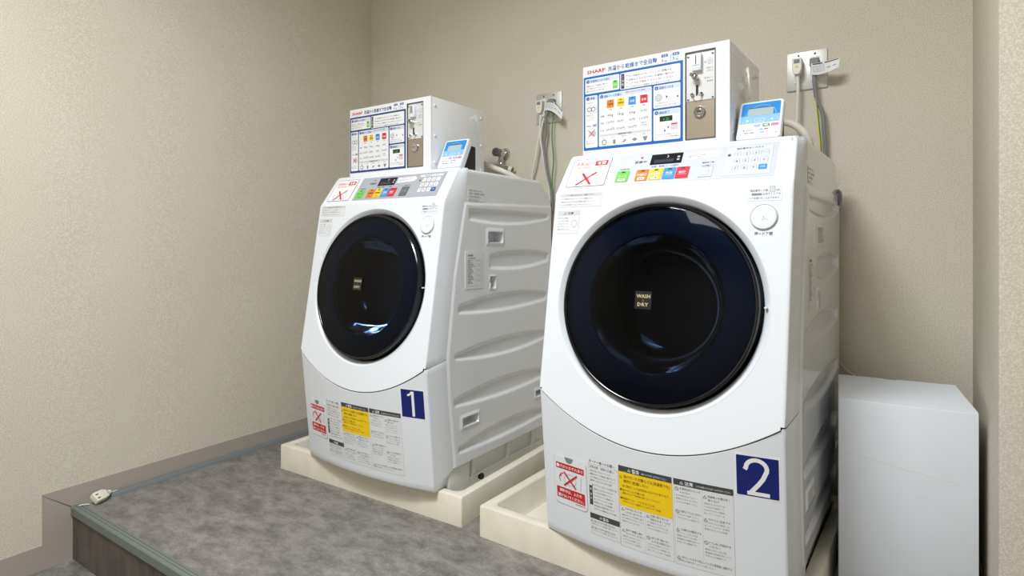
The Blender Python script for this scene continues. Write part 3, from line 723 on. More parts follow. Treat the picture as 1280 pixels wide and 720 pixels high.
# ------------------------------------------------------------------ drain trays
def rrloop(w_, y0, y1, r, z, q=6):
    P = []
    for cx, cy, a in ((w_ - r, y1 - r, 0), (-w_ + r, y1 - r, 90), (-w_ + r, y0 + r, 180), (w_ - r, y0 + r, 270)):
        for k in range(q + 1):
            t = math.radians(a + 90 * k / q); P.append((cx + r * math.cos(t), cy + r * math.sin(t), z))
    return P
def make_tray(label):
    TW, D, H = .4194, .665, .0862
    b = MB(); b.grid([rrloop(TW, 0, D, .006, 0), rrloop(TW, 0, D, .007, H - .004), rrloop(TW - .0015, .0015, D - .0015, .007, H - .001), rrloop(TW - .004, .004, D - .004, .007, H),
            rrloop(TW - .027, .027, D - .027, .028, H), rrloop(TW - .030, .030, D - .030, .026, H - .0015), rrloop(TW - .032, .032, D - .032, .025, H - .005),
            rrloop(TW - .042, .042, D - .042, .022, .022), rrloop(TW - .050, .050, D - .050, .018, .0125), rrloop(TW - .06, .06, D - .06, .012, .012)], 'tray', True)
    b.cap(rrloop(TW, 0, D, .006, 0), 'tray'); b.cap(rrloop(TW - .06, .06, D - .06, .012, .012), 'tray')
    o = b.build('drain_tray', None, smooth=40); return tag(o, label, 'tray', 'drain trays')
t1 = make_tray('cream plastic drain tray under the washer numbered 1'); t1.location = (.6967, -.688, 0); t1.rotation_euler.z = .0219
t2 = t1.copy(); COL.objects.link(t2); t2.location = (1.6073, -.7003, 0); t2.rotation_euler.z = -.0283; t2['label'] = 'cream plastic drain tray under the washer numbered 2'

# ------------------------------------------------------------------ coin boxes
BX0, BX1, BY, BZ0, BZ1, BD = -.2740, .1268, .2295, 1.0635, 1.3185, .296
def F_box(u, v, h): return (u, BY - h, v)
def make_coin_box(label):
    r = thing('coin_box', label, 'coin box')
    b = MB(); b.box((BX0, BY + .004, BZ0), (BX1, BY + BD, BZ1), 'boxwhite', .003, 2); b.build('cabinet', r)
    # front plate with the slot opening
    hx0, hx1, hz0, hz1 = .0187, .0917, 1.0862, 1.3041
    b = MB(); xs = [BX0, hx0, hx1, BX1]; zs = [BZ0, hz0, hz1, BZ1]
    for i in range(3):
        for j in range(3):
            if (i, j) != (1, 1): b.add([(xs[i], BY, zs[j]), (xs[i + 1], BY, zs[j]), (xs[i + 1], BY, zs[j + 1]), (xs[i], BY, zs[j + 1])], [(0, 1, 2, 3)], 'boxwhite')
    b.grid([[(x, BY + d, z) for x, z in ((BX0, BZ0), (BX1, BZ0), (BX1, BZ1), (BX0, BZ1))] for d in (0, .006)], 'boxwhite', True)
    b.build('front_plate', r, smooth=0)
    b = MB(); b.grid([[(x, BY + d, z) for x, z in ((hx0, hz0), (hx1, hz0), (hx1, hz1), (hx0, hz1))] for d in (-.0012, .0038)], 'dark', True)
    b.grid([[(x, BY - .0012, z) for x, z in ((hx0 - q, hz0 - q), (hx1 + q, hz0 - q), (hx1 + q, hz1 + q), (hx0 - q, hz1 + q))] for q in (0, .0014)], 'knob', True)
    b.build('slot_frame', r, smooth=0)
    b = MB(); b.box((.0197, BY + .0015, 1.1815), (.0905, BY + .0036, 1.3005), 'coinplate', .0006, 1)
    cp = b.build('coin_plate', r); D = lambda u, v, h: (u, BY + .0015 - h, v)
    b = MB(); b.box((.036, BY - .010, 1.2545), (.060, BY + .002, 1.2965), 'white', .0015, 2); b.prism([(.038, 1.268), (.0555, 1.268), (.0545, 1.293), (.0395, 1.293)], 1, BY - .0112, BY - .0098, 'plate'); b.box((.0465, BY - .0125, 1.270), (.0485, BY - .0110, 1.2915), 'dark'); b.build('coin_inlet', cp)
    b = MB(); b.lathe([(.0055, 0), (.0055, .008), (.0075, .010), (.0075, .018), (.005, .020), (.001, .021)], 'chrome', (.046, BY + .001, 1.238), axis=(0, -1, 0), n=24); b.lathe([(.0045, 0), (.0045, .016), (.001, .018)], 'chrome', (.0415, BY - .004, 1.2425), axis=(-.2, -1, .1), n=16); b.build('return_knob', cp)
    b = MB(); b.box((.0440, BY + .0008, 1.1945), (.0500, BY + .0016, 1.2205), 'blacklabel'); b.build('coin_slot', cp)
    b = MB(); b.tube([(.0355, BY - .001, 1.197), (.037, BY - .009, 1.193), (.042, BY - .014, 1.192)], .0018, 'chrome', 8); b.tube([(.0585, BY - .001, 1.197), (.057, BY - .009, 1.193), (.052, BY - .014, 1.192)], .0018, 'chrome', 8)
    b.lathe([(.0045, 0), (.0045, .004), (.002, .006)], 'chrome', (.0355, BY + .001, 1.197), axis=(0, -1, 0), n=16); b.lathe([(.0045, 0), (.0045, .004), (.002, .006)], 'chrome', (.0585, BY + .001, 1.197), axis=(0, -1, 0), n=16); b.build('slot_guide', cp)
    d = Decal(D); d.disc(.0785, 1.2765, .0082, 'inklight', .0004, 24); d.disc(.0785, 1.2765, .0072, 'coinplate', .0005, 24); d.disc(.0785, 1.2765, .0056, 'labelgrey', .0006, 24)
    for v in (1.2745, 1.2355): d.poly([(.0655, v), (.0680, v + .0022), (.0680, v - .0022)], 'ink', .0004)
    for v, t_ in ((1.258, '硬貨投入口'), (1.251, '100円のみ'), (1.2335, '返却レバー'), (1.2255, '使用硬貨')): d.text(t_, .0705, v, .0038, 'inkmid', .0004, width=.016)
    d.build('plate_print', cp)
    for u in (.0245, .0855):
        for v in (1.1865, 1.2945):
            b = MB(); b.lathe([(.003, 0), (.0026, .0016), (.0005, .002)], 'knob', (u, BY + .0016, v), axis=(0, -1, 0), n=16); b.build('plate_screw', cp)
    b = MB(); b.box((.0197, BY + .0012, 1.0875), (.0905, BY + .0036, 1.1805), 'bronze', .0006, 1); lp = b.build('lock_plate', r); lp['label'] = 'bronze coloured lock plate'
    b = MB(); b.lathe([(.0145, 0), (.0145, .004), (.0135, .0055), (.0105, .0055), (.0098, .0042), (.0075, .0042), (.007, .0055), (.001, .0058)], 'chrome', (.0535, BY + .0012, 1.1525), axis=(0, -1, 0), n=36); b.box((.0490, BY - .0056, 1.1515), (.0580, BY - .0048, 1.1535), 'blacklabel'); b.build('lock', lp)
    for y in (BY + .02, BY + .276):
        for z in (1.098, 1.188, 1.29):
            b = MB(); b.lathe([(.005, 0), (.0045, .0015), (.003, .0028), (.0005, .003)], 'boxwhite', (BX1, y, z), axis=(1, 0, 0), n=14); b.build('case_screw', r)
    for x in (-.24, -.12, .1):
        b = MB(); b.lathe([(.004, 0), (.0035, .0012), (.0005, .002)], 'boxwhite', (x, BY, 1.0735), axis=(0, -1, 0), n=14); b.build('case_screw', r)
    return r

def coin_sign(r, blue):
    d = Decal(F_box); f = 'frameblue' if blue else 'framenavy'
    X0, X1, Z0, Z1 = -.2714, .0115, 1.0846, 1.2891; W_ = X1 - X0; H_ = Z1 - Z0
    U = lambda t: X0 + t * W_
    Z = lambda t: Z1 - t * H_
    d.rr(X0, Z0, X1, Z1, .001, f, .0010, 0); c = .0012; t = .0014
    d.text('SHARP', U(.035), 1.2975, .0135, 'logo_red', .0004, width=.057, bold=.024); d.text('ES-CW6', U(.1), 1.2918, .0036, 'inkmid', .0004)
    d.text('洗濯から乾燥まで全自動', U(.262), 1.2962, .0142, 'framenavy' if not blue else 'blueink', .0004, width=.140, bold=.012)
    for u, k in ((.80, '6'), (.905, '3')):
        d.rr(U(u), 1.3055, U(u) + .017, 1.3125, .001, f, .0004); d.text('洗濯' if k == '6' else '乾燥', U(u) + .0085, 1.3065, .0056, 'paper', .0006, 'c')
        d.text(k, U(u), 1.2935, .0125, f, .0004); d.text('kg', U(u) + .0085, 1.2935, .007, f, .0004)
    d.line((U(.885), 1.293), (U(.893), 1.3115), .0008, f, .0004)
    def cell(a, b_, v0, v1): d.rr(U(a), Z(v1), U(b_), Z(v0), .0035, 'paper', c)
    def head(n, a, b_, v0, s_, wd):
        d.rr(U(a) + .001, Z(v0 + .062), U(b_) - .001, Z(v0 + .008), .003, 'palehead', t); d.disc(U(a) + .0085, Z(v0 + .036), .0048, f, t + .0002)
        d.text(n, U(a) + .0085, Z(v0 + .036) - .0026, .007, 'paper', t + .0004, 'c'); d.text(s_, U(a) + .0155, Z(v0 + .053), .0075, 'ink' if not blue else 'blueink', t + .0002, width=wd, bold=.01)
    cell(.018, .384, .03, .232); head('0', .018, .384, .03, '洗濯物を入れる前に', .060); d.para(U(.03), Z(.115), U(.28), Z(.215), .0048, .0068, 'ink', t, 2); d.rr(U(.315), Z(.212), U(.366), Z(.105), .001, 'green', t); d.rr(U(.33), Z(.125), U(.35), Z(.112), .0005, 'ink', t + .0002); d.text('確認', U(.34), Z(.175), .0058, 'paper', t + .0002, 'c')
    cell(.394, .978, .03, .245); d.rr(U(.402), Z(.235), U(.436), Z(.04), .001, 'ink', t)
    for i, k in enumerate('ご注意'): d.text(k, U(.419), Z(.095 + i * .05), .0074, 'paper', t + .0002, 'c')
    for i in range(4):
        v = .078 + i * .047; d.rect(U(.46), Z(v + .01) + .0015, U(.46) + .0024, Z(v + .01) + .0039, 'ink', t); d.text(SMALL[i + 3][:18], U(.478), Z(v + .018), .0056, 'ink', t, width=W_ * (.42, .46, .47, .40)[i])
    cell(.018, .153, .262, .965); head('1', .018, .153, .262, '準備', .014)
    d.para(U(.032), Z(.345), U(.14), Z(.37), .0044, .006, 'inkmid', t, 1); d.rr(U(.03), Z(.5), U(.142), Z(.395), .001, 'inklight', t); d.rr(U(.034), Z(.495), U(.138), Z(.4), .001, 'paper', t + .0002)
    for u in (.065, .108): d.ring(U(u), Z(.448), .0058, .0024, 'inkmid', t + .0004)
    d.para(U(.03), Z(.515), U(.142), Z(.6), .0044, .0062, 'inkmid', t, 4); d.text('洗剤投入', U(.03), Z(.68), .0048, 'blueink', t); d.rr(U(.105), Z(.685), U(.142), Z(.655), .0006, f, t); d.text('不要', U(.1235), Z(.68), .0044, 'paper', t + .0002, 'c')
    d.disc(U(.087), Z(.775), .010, 'labelgrey', t, ry=.007); d.rr(U(.09), Z(.81), U(.135), Z(.75), .003, 'inklight', t + .0001); d.line((U(.05), Z(.725)), (U(.122), Z(.825)), .0017, 'red', t + .0004); d.line((U(.125), Z(.725)), (U(.052), Z(.825)), .0017, 'red', t + .0004); d.para(U(.03), Z(.865), U(.142), Z(.93), .0044, .0062, 'inkmid', t, 7)
    cell(.168, .708, .262, .965); head('2', .168, .708, .262, '運転コースを選ぶ', .052); d.para(U(.45), Z(.275), U(.69), Z(.31), .0042, .0058, 'inkmid', t + .0004, 4)
    cols = (.29, .398, .515, .632); ms = ('orange', 'yel', 'sky', 'btnred'); nm = ('洗濯乾燥', '洗濯乾燥', '洗濯', '乾燥')
    for u, m, k in zip(cols, ms, nm):
        d.rr(U(u) - .0105, Z(.462), U(u) + .0105, Z(.355), .001, m, t); d.rr(U(u) - .003, Z(.378), U(u) + .003, Z(.366), .0005, 'ink', t + .0002); d.text(k, U(u), Z(.425), .0062, 'paper' if m in ('sky', 'btnred') else 'brown', t + .0002, 'c', width=.0175 if len(k) > 2 else .013, bold=.01); d.text(k[:2], U(u), Z(.495), .0046, 'inkmid', t, 'c')
    for j, row in enumerate((('容量', '3kg', '1kg', '6kg', '30分'), ('時間', '120分', '80分', '35分', '100円'), ('料金', '600円', '500円', '300円', ''))):
        v = .573 + j * .096; d.text(row[0], U(.186), Z(v), .0056, 'blueink', t)
        for u, k in zip(cols, row[1:]):
            if k: d.text(k, U(u), Z(v), .0094, 'ink', t, 'c', width=.0060 * len(k))
    for u in (.343, .455, .575): d.line((U(u), Z(.35)), (U(u), Z(.78)), .0004, 'inklight', t)
    d.text('追加可', U(.632), Z(.72), .005, 'inkmid', t, 'c'); d.text('(10分単位)', U(.632), Z(.75), .0042, 'inkmid', t, 'c')
    d.rr(U(.18), Z(.835), U(.696), Z(.805), .001, 'labelgrey', t); d.text('乾燥時間の目安', U(.44), Z(.832), .0056, 'ink', t + .0002, 'c')
    for i in range(5):
        u = U(.225 + i * .105); d.para(u - .008, Z(.845), u + .008, Z(.865), .0036, .0048, 'inkmid', t, i)
        [lambda: d.ring(u, Z(.915), .0062, .0026, 'inkmid', t, ry=1.1), lambda: d.rr(u - .0035, Z(.945), u + .004, Z(.89), .001, 'inkmid', t), lambda: d.poly([(u - .007, Z(.935)), (u + .001, Z(.935)), (u + .007, Z(.9)), (u + .001, Z(.9))], 'inkmid', t), lambda: d.poly([(u - .008, Z(.915)), (u, Z(.94)), (u + .008, Z(.915)), (u, Z(.89))], 'inkmid', t), lambda: d.poly([(u - .007, Z(.89)), (u + .007, Z(.89)), (u + .002, Z(.945)), (u - .003, Z(.945))], 'inkmid', t)][i]()
        if i: d.line((u - .0148, Z(.85)), (u - .0148, Z(.95)), .0004, 'inklight', t)
    cell(.725, .978, .265, .555); head('3', .725, .978, .265, '硬貨を入れる', .038); d.disc(U(.775), Z(.425), .0088, 'labelgrey', t); d.ring(U(.775), Z(.425), .0088, .0008, 'inkmid', t + .0002); d.poly([(U(.845), Z(.445)), (U(.845), Z(.405)), (U(.862), Z(.425))], 'ink', t); d.rect(U(.945), Z(.448), U(.96), Z(.425), 'blueink', t); d.para(U(.74), Z(.48), U(.965), Z(.535), .0046, .0064, 'inkmid', t, 3)
    cell(.725, .978, .58, .965); head('4', .725, .978, .58, '運転終了', .028); d.rr(U(.785), Z(.73), U(.905), Z(.665), .001, 'greenled', t); d.text('0 25', U(.845), Z(.72), .009, 'green', t + .0002, 'c'); d.para(U(.75), Z(.75), U(.93), Z(.765), .0042, .006, 'inkmid', t, 2)
    d.rect(U(.825), Z(.86), U(.84), Z(.835), 'blueink', t); d.poly([(U(.86), Z(.825)), (U(.86), Z(.79)), (U(.875), Z(.81))], 'ink', t); d.rr(U(.89), Z(.845), U(.955), Z(.755), .001, 'labelgrey', t); d.rr(U(.895), Z(.78), U(.95), Z(.765), .0005, 'red', t + .0002); d.para(U(.74), Z(.88), U(.965), Z(.94), .0046, .0064, 'inkmid', t, 6)
    d.build('instruction_sign', r)['label'] = 'instruction sign framed in %s' % ('bright blue' if blue else 'navy blue')

c1 = make_coin_box('white coin box with navy framed sign on the washer numbered 1')
c2 = dup(c1, M2[0], M2[1], 'white coin box with bright blue framed sign on the washer numbered 2')
for c in (c1, c2): c['group'] = 'coin boxes on the washers'
def lift(root, z):          # move the empty to the base of its thing
    root.location.z = z
    for ch in root.children: ch.location.z -= z
c1.location = (M1[0][0], M1[0][1], 0); c1.rotation_euler = (0, 0, M1[1]); c2.location.z = 0
coin_sign(c1, False); coin_sign(c2, True)
lift(c1, BZ0); lift(c2, BZ0)

# ------------------------------------------------------------------ card readers
RO = Vector((.1850, .2740, 1.1258)); RV = Vector((0, .0484, .0985)); RVn = RV.normalized(); RN = Vector((0, -RVn.z, RVn.y)); RH = RV.length / 2
def F_rd(u, v, h): return tuple(RO + Vector((u, 0, 0)) + RVn * v + RN * h)
def make_reader(label):
    r = thing('card_reader', label, 'card reader')
    d = Decal(F_rd); w_, hh = .0505, RH + .001
    for (a, e0, e1, q) in ((-.022, .004, -.018, 0), (-.018, 0, -.003, 0)): d.rr(-w_ + e0 * .3, -hh + e0 * .3, w_ - e0 * .3, hh - e0 * .3, .008, 'white', e1, a, q=6)
    d.rr(-w_ + .0012, -hh + .0012, w_ - .0012, hh - .0012, .007, 'white', -.0004, -.003, q=6); d.rr(-w_ + .003, -hh + .003, w_ - .003, hh - .003, .006, 'white', 0, -.0004, q=6)
    MB.build(d, 'case', r, smooth=30)
    d = Decal(F_rd); x = w_ - .006; n = 10
    d.rr(-x, -hh + .006, x, hh - .006, .005, 'paper', .0004, 0, q=6)
    d.rr(-x, -.010, x, hh - .006, .005, 'readerblue', .0006, q=6); d.rect(-x, -.0105, x, .012, 'readerpale', .0008)
    d.ring(.002, .0125, .034, .0012, 'readerpale', .0009, 40, -38, 218, ry=.86)
    d.rr(-.029, .011, .029, .033, .001, 'lcd', .0012, 0); d.rect(-.029, .033, .029, .0355, 'dark', .0013)
    d.frame(-.011, -.0075, .011, .0025, .0008, 'paper', .001); d.text('ON', 0, -.0052, .0055, 'paper', .001, 'c'); d.poly([(-.030, -.006), (-.030, .001), (-.024, -.0025)], 'paper', .001); d.poly([(.030, -.006), (.030, .001), (.024, -.0025)], 'paper', .001)
    for u, wd, m in ((-.036, .014, 'peach'), (-.0205, .006, 'peach'), (-.004, .015, 'lavender'), (.0165, .016, 'mossgreen'), (.0355, .017, 'pink')): d.rr(u - wd / 2, -.0225, u + wd / 2, -.0145, .002, m, .0008)
    d.rr(.0115, -.0205, .0215, -.0165, .0018, 'paper', .001)
    d.disc(-.034, -.0295, .0025, 'orange', .0008); d.text('利用可能な電子カード', -.03, -.0315, .0042, 'inkmid', .0008, width=.03); d.rr(.002, -.031, .010, -.028, .0005, 'sky', .0008); d.rr(.0125, -.031, .022, -.028, .0005, 'btnred', .0008)
    d.text('残高を確認してご利用ください', 0, -.0405, .0055, 'blueink', .0008, 'c', width=.064)
    for u in (-.040, .040):
        for v in (-.042, .044): d.disc(u, v, .0016, 'inkmid', .001)
    d.build('face_print', r)
    b = MB(); b.prism([(.2660, 1.0625), (.3120, 1.1540), (.3420, 1.1520), (.3440, 1.1480), (.3440, 1.0625)], 0, .150, .226, 'gasket'); b.build('stand', r)['label'] = 'black wedge stand'
    return r
r1 = make_reader('white card reader with blue face on the washer numbered 1')
r2 = dup(r1, M2[0], M2[1], 'white card reader with blue face on the washer numbered 2')
for c in (r1, r2): c['group'] = 'card readers on the washers'
r1.location = M1[0]; r1.rotation_euler = (0, 0, M1[1])
lift(r1, 1.063); lift(r2, 1.063)

# ------------------------------------------------------------------ wall outlets, cords
OW, OH = .1134, .1181
def make_outlet(label):
    r = thing('wall_outlet', label, 'outlet')
    b = MB(); b.box((0, -.006, 0), (OW, 0, OH), 'plate', .002, 2); b.build('cover_plate', r)
    for cx in (.034, .0795):
        b = MB(); b.box((cx - .0125, -.0085, .022), (cx + .0125, -.004, .097), 'socket', .001, 1)
        for z in (.078, .040):
            for dx in (-.0045, .0045): b.box((cx + dx - .0011, -.0089, z - .004), (cx + dx + .0011, -.0084, z + .004), 'ink')
            b.box((cx - .0015, -.0089, z - .011), (cx + .0015, -.0084, z - .008), 'ink')
        b.build('socket', r)
        for z in (.012, .107):
            b = MB(); b.lathe([(.0035, 0), (.003, .002), (.0005, .0026)], 'knob', (cx, -.006, z), axis=(0, -1, 0), n=14); b.build('plate_screw', r)
    return r
o1 = make_outlet('steel double outlet plate on the back wall above the left washer')
o2 = dup(o1, (1.8745, 0, 1.2977), 0, 'steel double outlet plate on the back wall above the right washer')
o1.location = (.9561, 0, 1.3)
for o in (o1, o2): o['group'] = 'outlets on the back wall'

def plug_cord(label, top, path, body, m_plug, m_cord, r_=.0042, window=True, tagpts=None, name='power_cord'):
    r = thing(name, label, 'cord', path[0])
    P = [Vector(p) - Vector(path[0]) for p in path]; t = Vector(top) - Vector(path[0]); bw, bh, bd = body
    b = MB(); y1 = -.0086 - path[0][1]
    b.prism([(t.x - bw / 2, t.z + bh * .5), (t.x + bw / 2, t.z + bh * .5), (t.x + bw / 2, t.z - bh * .2), (t.x + bw * .28, t.z - bh * .5), (t.x - bw * .28, t.z - bh * .5), (t.x - bw / 2, t.z - bh * .2)], 1, y1 - bd, y1, m_plug)
    b.lathe([(bw * .27, .003), (bw * .25, -.012), (r_ * 1.1, -.020)], m_plug, (t.x, y1 - bd * .5, t.z - bh * .5), n=14)
    pl = b.build('plug', r, bev=.002)
    if window:
        b = MB(); b.box((t.x - bw * .3, y1 - bd - .0006, t.z + bh * .16), (t.x + bw * .3, y1 - bd + .001, t.z + bh * .40), 'cordgrey', .0004); b.build('plug_window', pl)
        b = MB(); b.lathe([(.004, 0), (.0038, .0008), (.0002, .001)], 'yel', (t.x, y1 - bd, t.z - .002), axis=(0, -1, 0), n=16); b.build('plug_button', pl)
    b = MB(); b.tube([(t.x, y1 - bd * .5, t.z - bh * .5 - .008)] + P, r_, m_cord); b.build('cord', r)
    if tagpts:
        up, lo = [[Vector(p) - Vector(path[0]) for p in q] for q in tagpts]
        def cr(q, t_):
            n = len(q) - 1; x = t_ * n; i = min(int(x), n - 1); f = x - i
            p0, p1, p2, p3 = q[max(i - 1, 0)], q[i], q[i + 1], q[min(i + 2, n)]
            return 0.5 * ((2 * p1) + (p2 - p0) * f + (2 * p0 - 5 * p1 + 4 * p2 - p3) * f * f + (3 * p1 - p0 - 3 * p2 + p3) * f ** 3)
        def fn(u, v, h):
            a, c = cr(lo, u), cr(up, u); d_ = (cr(lo, min(u + .02, 1)) - cr(lo, max(u - .02, 0))).cross(c - a).normalized()   # faces the room
            return tuple(a.lerp(c, v) + d_ * h)
        d = Decal(fn); d.rect(0, 0, 1, 1, 'paper', 0, 16); d.rect(0, 0, 1, 1, 'paper', -.0006, 16)
        d.grid([[fn(k / 16, v, h) for k in range(17)] for v, h in ((0, 0), (0, -.0006))], 'paper'); d.grid([[fn(k / 16, 1, h) for k in range(17)] for h in (0, -.0006)], 'paper')
        for k in range(2): d.rect(.12 + .44 * k, .88, .5 + .45 * k, .97, 'ink', .0004, 8)
        for v in (.70, .52, .34): d.text('電源プラグは確実に差し込む', .14, v - .06, .10, 'inkmid', .0004, width=.36)
        d.frame(.12, .2, .53, .82, .012, 'inklight', .0003)
        for u in (.66, .82): d.tri(u, .45, .05, 'ink', .0004, .02)
        d.build('tag', r)['label'] = 'white printed paper tag'
    return r
plug_cord('white leak breaker plug and cord, left of the tag in the right outlet', (1.9085, 0, 1.3650), [(1.911, -.033, 1.30), (1.910, -.034, 1.26), (1.908, -.034, 1.20), (1.905, -.03, 1.16), (1.902, -.022, 1.06), (1.90, -.02, .97)], (.027, .050, .034), 'plugwhite', 'cordwhite', .0048)
plug_cord('grey cord with a white paper tag in the right outlet', (1.954, 0, 1.3700), [(1.9555, -.032, 1.315), (1.9618, -.031, 1.2565), (1.9768, -.03, 1.2185), (1.9811, -.03, 1.1582), (1.9832, -.026, 1.10), (1.985, -.02, .99)], (.026, .030, .022), 'cordgrey', 'cordgrey', .0058, False,
          ([(1.9467, -.036, 1.3673), (1.9640, -.044, 1.3640), (1.996, -.058, 1.3615), (2.0255, -.060, 1.3655)], [(1.9489, -.036, 1.3331), (1.968, -.044, 1.3285), (1.998, -.058, 1.3300), (2.0225, -.060, 1.3390)]))
plug_cord('white leak breaker plug and cord in the left outlet', (.9885, 0, 1.3590), [(.989, -.033, 1.29), (.9775, -.03, 1.2167), (.9612, -.03, 1.139), (.9456, -.022, 1.087), (.94, -.02, .98)], (.027, .050, .034), 'plugwhite', 'cordwhite', .0045)
plug_cord('grey cord with a curled white tag in the left outlet', (1.0350, 0, 1.3720), [(1.0170, -.034, 1.325), (1.0146, -.03, 1.26), (1.0055, -.03, 1.2046), (1.0164, -.03, 1.1192), (1.0345, -.024, 1.0246), (1.037, -.02, .95)], (.026, .030, .022), 'cordgrey', 'cordgrey', .0055, False,
          ([(1.0130, -.036, 1.3770), (1.0440, -.046, 1.3740), (1.0780, -.055, 1.3560), (1.1000, -.05, 1.3250)], [(1.0080, -.036, 1.3420), (1.0330, -.046, 1.3400), (1.0680, -.055, 1.3230), (1.0960, -.05, 1.2960)]))
plug_cord('thin white cord curving down beside the grey cord of the left outlet', (.9975, 0, 1.3330), [(.9955, -.024, 1.300), (.9900, -.032, 1.2463), (.9982, -.03, 1.1833), (1.0128, -.03, 1.1195), (1.0273, -.026, 1.0405), (1.0309, -.022, .96)], (.018, .024, .018), 'plugcream', 'cordwhite', .0042, False)
b = MB(); b.tube([(1.0435, -.010, 1.335), (1.0438, -.024, 1.318), (1.0417, -.03, 1.2416), (1.0489, -.03, 1.1479), (1.0417, -.028, 1.08), (1.0363, -.022, .96)], .0026, 'earth')
tag(b.build('earth_wire'), 'thin green earth wire hanging from the left outlet', 'wire', 'earth wires')
b = MB(); pts = [(1.9560, -.010, 1.340), (1.9525, -.028, 1.3228), (1.9618, -.034, 1.2445), (1.9683, -.032, 1.1716), (1.9726, -.028, 1.1088), (1.974, -.022, .98)]
b.tube(pts, .0026, 'earth'); b.tube([(x - .0018, y - .0014, z) for x, y, z in pts], .0014, 'yel', 6)
tag(b.build('earth_wire'), 'green and yellow earth wire hanging from the right outlet', 'wire', 'earth wires')

# ------------------------------------------------------------------ water tap and hoses
r = thing('water_tap', 'chrome water tap on the back wall behind the left washer', 'tap', (.8016, 0, 1.1954))
b = MB(); b.lathe([(.024, 0), (.024, .004), (.020, .010), (.011, .013)], 'chrome', axis=(0, -1, 0), n=32); b.build('flange', r)
b = MB(); b.lathe([(.010, .008), (.013, .02), (.0165, .024), (.0165, .046), (.013, .050)], 'chrome', axis=(0, -1, 0), n=24, caps=(False, True))
b.lathe([(.0105, 0), (.0105, .020), (.0125, .021), (.0125, .027), (.010, .028)], 'chrome', (0, -.035, -.006), axis=(0, 0, -1), n=20)
tb = b.build('valve_body', r)
b = MB(); b.lathe([(.008, .048), (.0105, .052), (.0165, .054), (.0175, .060), (.0175, .072), (.014, .076), (.001, .077)], 'knob', axis=(0, -1, 0), n=28); b.build('handle', r)['label'] = 'dark grey round handle'
b = MB(); b.tube([(0, -.035, -.030), (.001, -.035, -.044), (.012, -.035, -.058), (.028, -.034, -.066), (.044, -.033, -.070)], .0098, 'chrome', 14); b.build('spout', r)
b = MB(); b.lathe([(.010, 0), (.013, .002), (.013, .016), (.010, .018)], 'hosegrip', (.040, -.033, -.069), axis=(1, 0, -.25), n=20); b.box((.048, -.042, -.062), (.060, -.024, -.058), 'hosegrip', .001); b.build('hose_adaptor', r)['label'] = 'pale hose adaptor'
b = MB(); b.tube([(.70, -.15, 1.182), (.7906, -.14, 1.1428), (.8338, -.14, 1.1238), (.8837, -.135, 1.1047), (.930, -.100, 1.074), (.950, -.052, 1.030), (.950, -.024, .95)], .0105, 'hose', 14)
tag(b.build('water_hose'), 'cream water hose lying behind the coin box of the left washer', 'hose')
b = MB(); b.tube([(1.80, -.16, 1.14), (1.845, -.15, 1.172), (1.880, -.14, 1.181), (1.9107, -.14, 1.1718), (1.9317, -.14, 1.1556), (1.9484, -.138, 1.1331), (1.957, -.12, 1.10), (1.958, -.075, 1.05), (1.958, -.03, 1.0), (1.958, -.022, .9)], .0105, 'hose', 14)
tag(b.build('water_hose'), 'cream hose arching behind the card reader of the right washer', 'hose')
b = MB(); b.tube([(2.005, -.03, .50), (2.021, -.03, .4764), (2.0437, -.03, .4508), (2.066, -.03, .430), (2.09, -.03, .34), (2.10, -.03, .2)], .0018, 'cordwhite', 8)
tag(b.build('thin_cable'), 'thin white cable dropping between the right washer and the carton', 'cable')

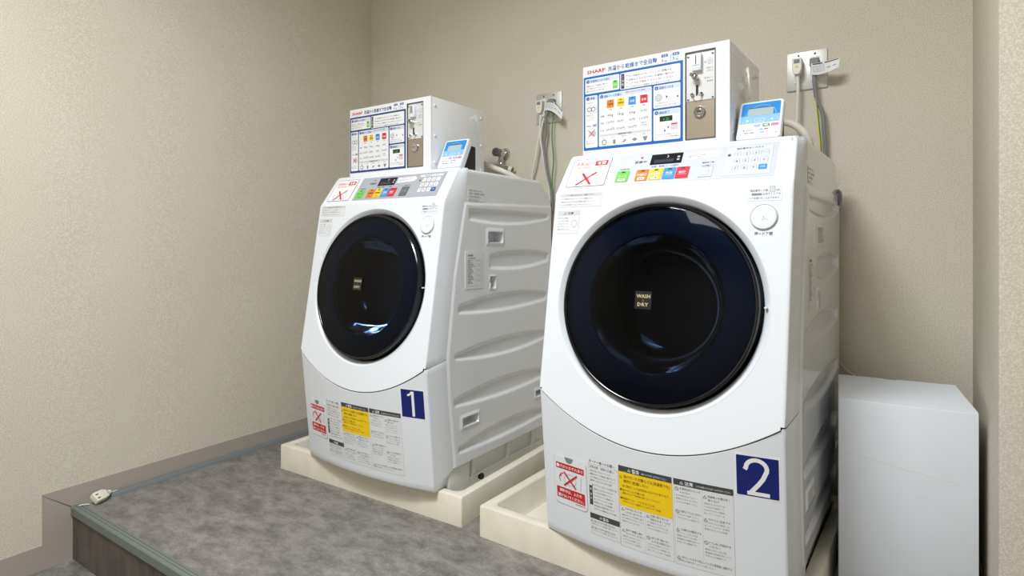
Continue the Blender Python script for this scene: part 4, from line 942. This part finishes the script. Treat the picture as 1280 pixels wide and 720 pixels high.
# ------------------------------------------------------------------ white carton in the niche
Q = {'fl': (2.0556, -.4298), 'fr': (2.3186, -.4049), 'bl': (2.0521, -.137), 'br': (2.3182, -.126)}
r = thing('cardboard_carton', 'plain white carton standing in the corner right of the washers', 'carton', (Q['fl'][0], Q['fl'][1], 0), .0945)
CW, CD, CH = .2640, .286, .46
b = MB(); b.box((0, 0, 0), (CW, CD, CH), 'carton', .0022, 2); b.build('body', r)
b = MB()
hole = [(CW * .46 + .016 * math.cos(math.radians(180 + 18 * k)), CD - .0016 + .012 * math.sin(math.radians(180 + 18 * k))) for k in range(11)]
b.prism([(.001, .0015)] + [(CW - .001, .0015), (CW - .001, CD - .0016)] + hole[::-1] + [(.001, CD - .0016)], 2, CH - .0002, CH + .0016, 'carton'); b.build('lid', r)
b = MB(); b.prism([(.003, .340), (.05, .3335), (.13, .3185), (.20, .3085), (.232, .3060), (.232, .3052), (.20, .3077), (.13, .3175), (.05, .3323), (.003, .3387)], 1, -.0004, .0002, 'paper'); b.build('crease', r)

# ------------------------------------------------------------------ cord cover and extension cord along the left wall
b = MB()
def cov(y): return lerp(.0335, .0512, (y + .412) / (-.7515))
ys = [-1.158 + (1.158 - .06) * i / 12 for i in range(13)]
b.grid([[(cov(y) + a, y, z) for a, z in ((-.030, 0), (-.0285, .006), (-.022, .0115), (-.015, .0128), (-.008, .0120), (-.0025, .008), (0, 0))] for y in ys], 'cover')
b.cap([(cov(ys[0]) + a, ys[0], z) for a, z in ((-.030, 0), (-.0285, .006), (-.022, .0115), (-.015, .0128), (-.008, .0120), (-.0025, .008), (0, 0))], 'cover')
tag(b.build('cord_cover', smooth=60), 'grey rubber cord cover running along the foot of the left wall', 'cord cover')
r = thing('extension_cord', 'white two-slot extension socket lying at the end of the cord cover', 'extension cord', (.0605, -1.1965, .0205)); r.rotation_euler = (math.radians(42), 0, math.radians(112))
b = MB(); b.box((-.020, -.0165, -.0105), (.016, .0165, .0095), 'plugcream', .003, 3); b.box((.010, -.0140, -.0085), (.026, .0140, .0075), 'plugcream', .004, 2); sk = b.build('socket_body', r)
b = MB()
for y in (-.007, .006): b.box((-.0165, y - .0017, .0093), (-.007, y + .0017, .0099), 'ink')
b.build('slot', sk)
b = MB(); b.lathe([(.0090, 0), (.0085, .008), (.0065, .010), (.0075, .013), (.0055, .018), (.003, .021)], 'plugcream', (.024, 0, -.001), axis=(1, 0, -.12), n=18); b.tube([(.040, 0, -.004), (.050, -.001, -.008), (.075, -.002, -.014)], .0028, 'cordwhite', 8); b.build('cord', r)
b = MB(); b.tube([(.052, -1.222, .0030), (.046, -1.2370, .0052), (.042, -1.2460, .0052)], .0018, 'cordwhite', 8)
tag(b.build('thin_cable'), 'short thin cable end on the step nosing beside the extension socket', 'cable')
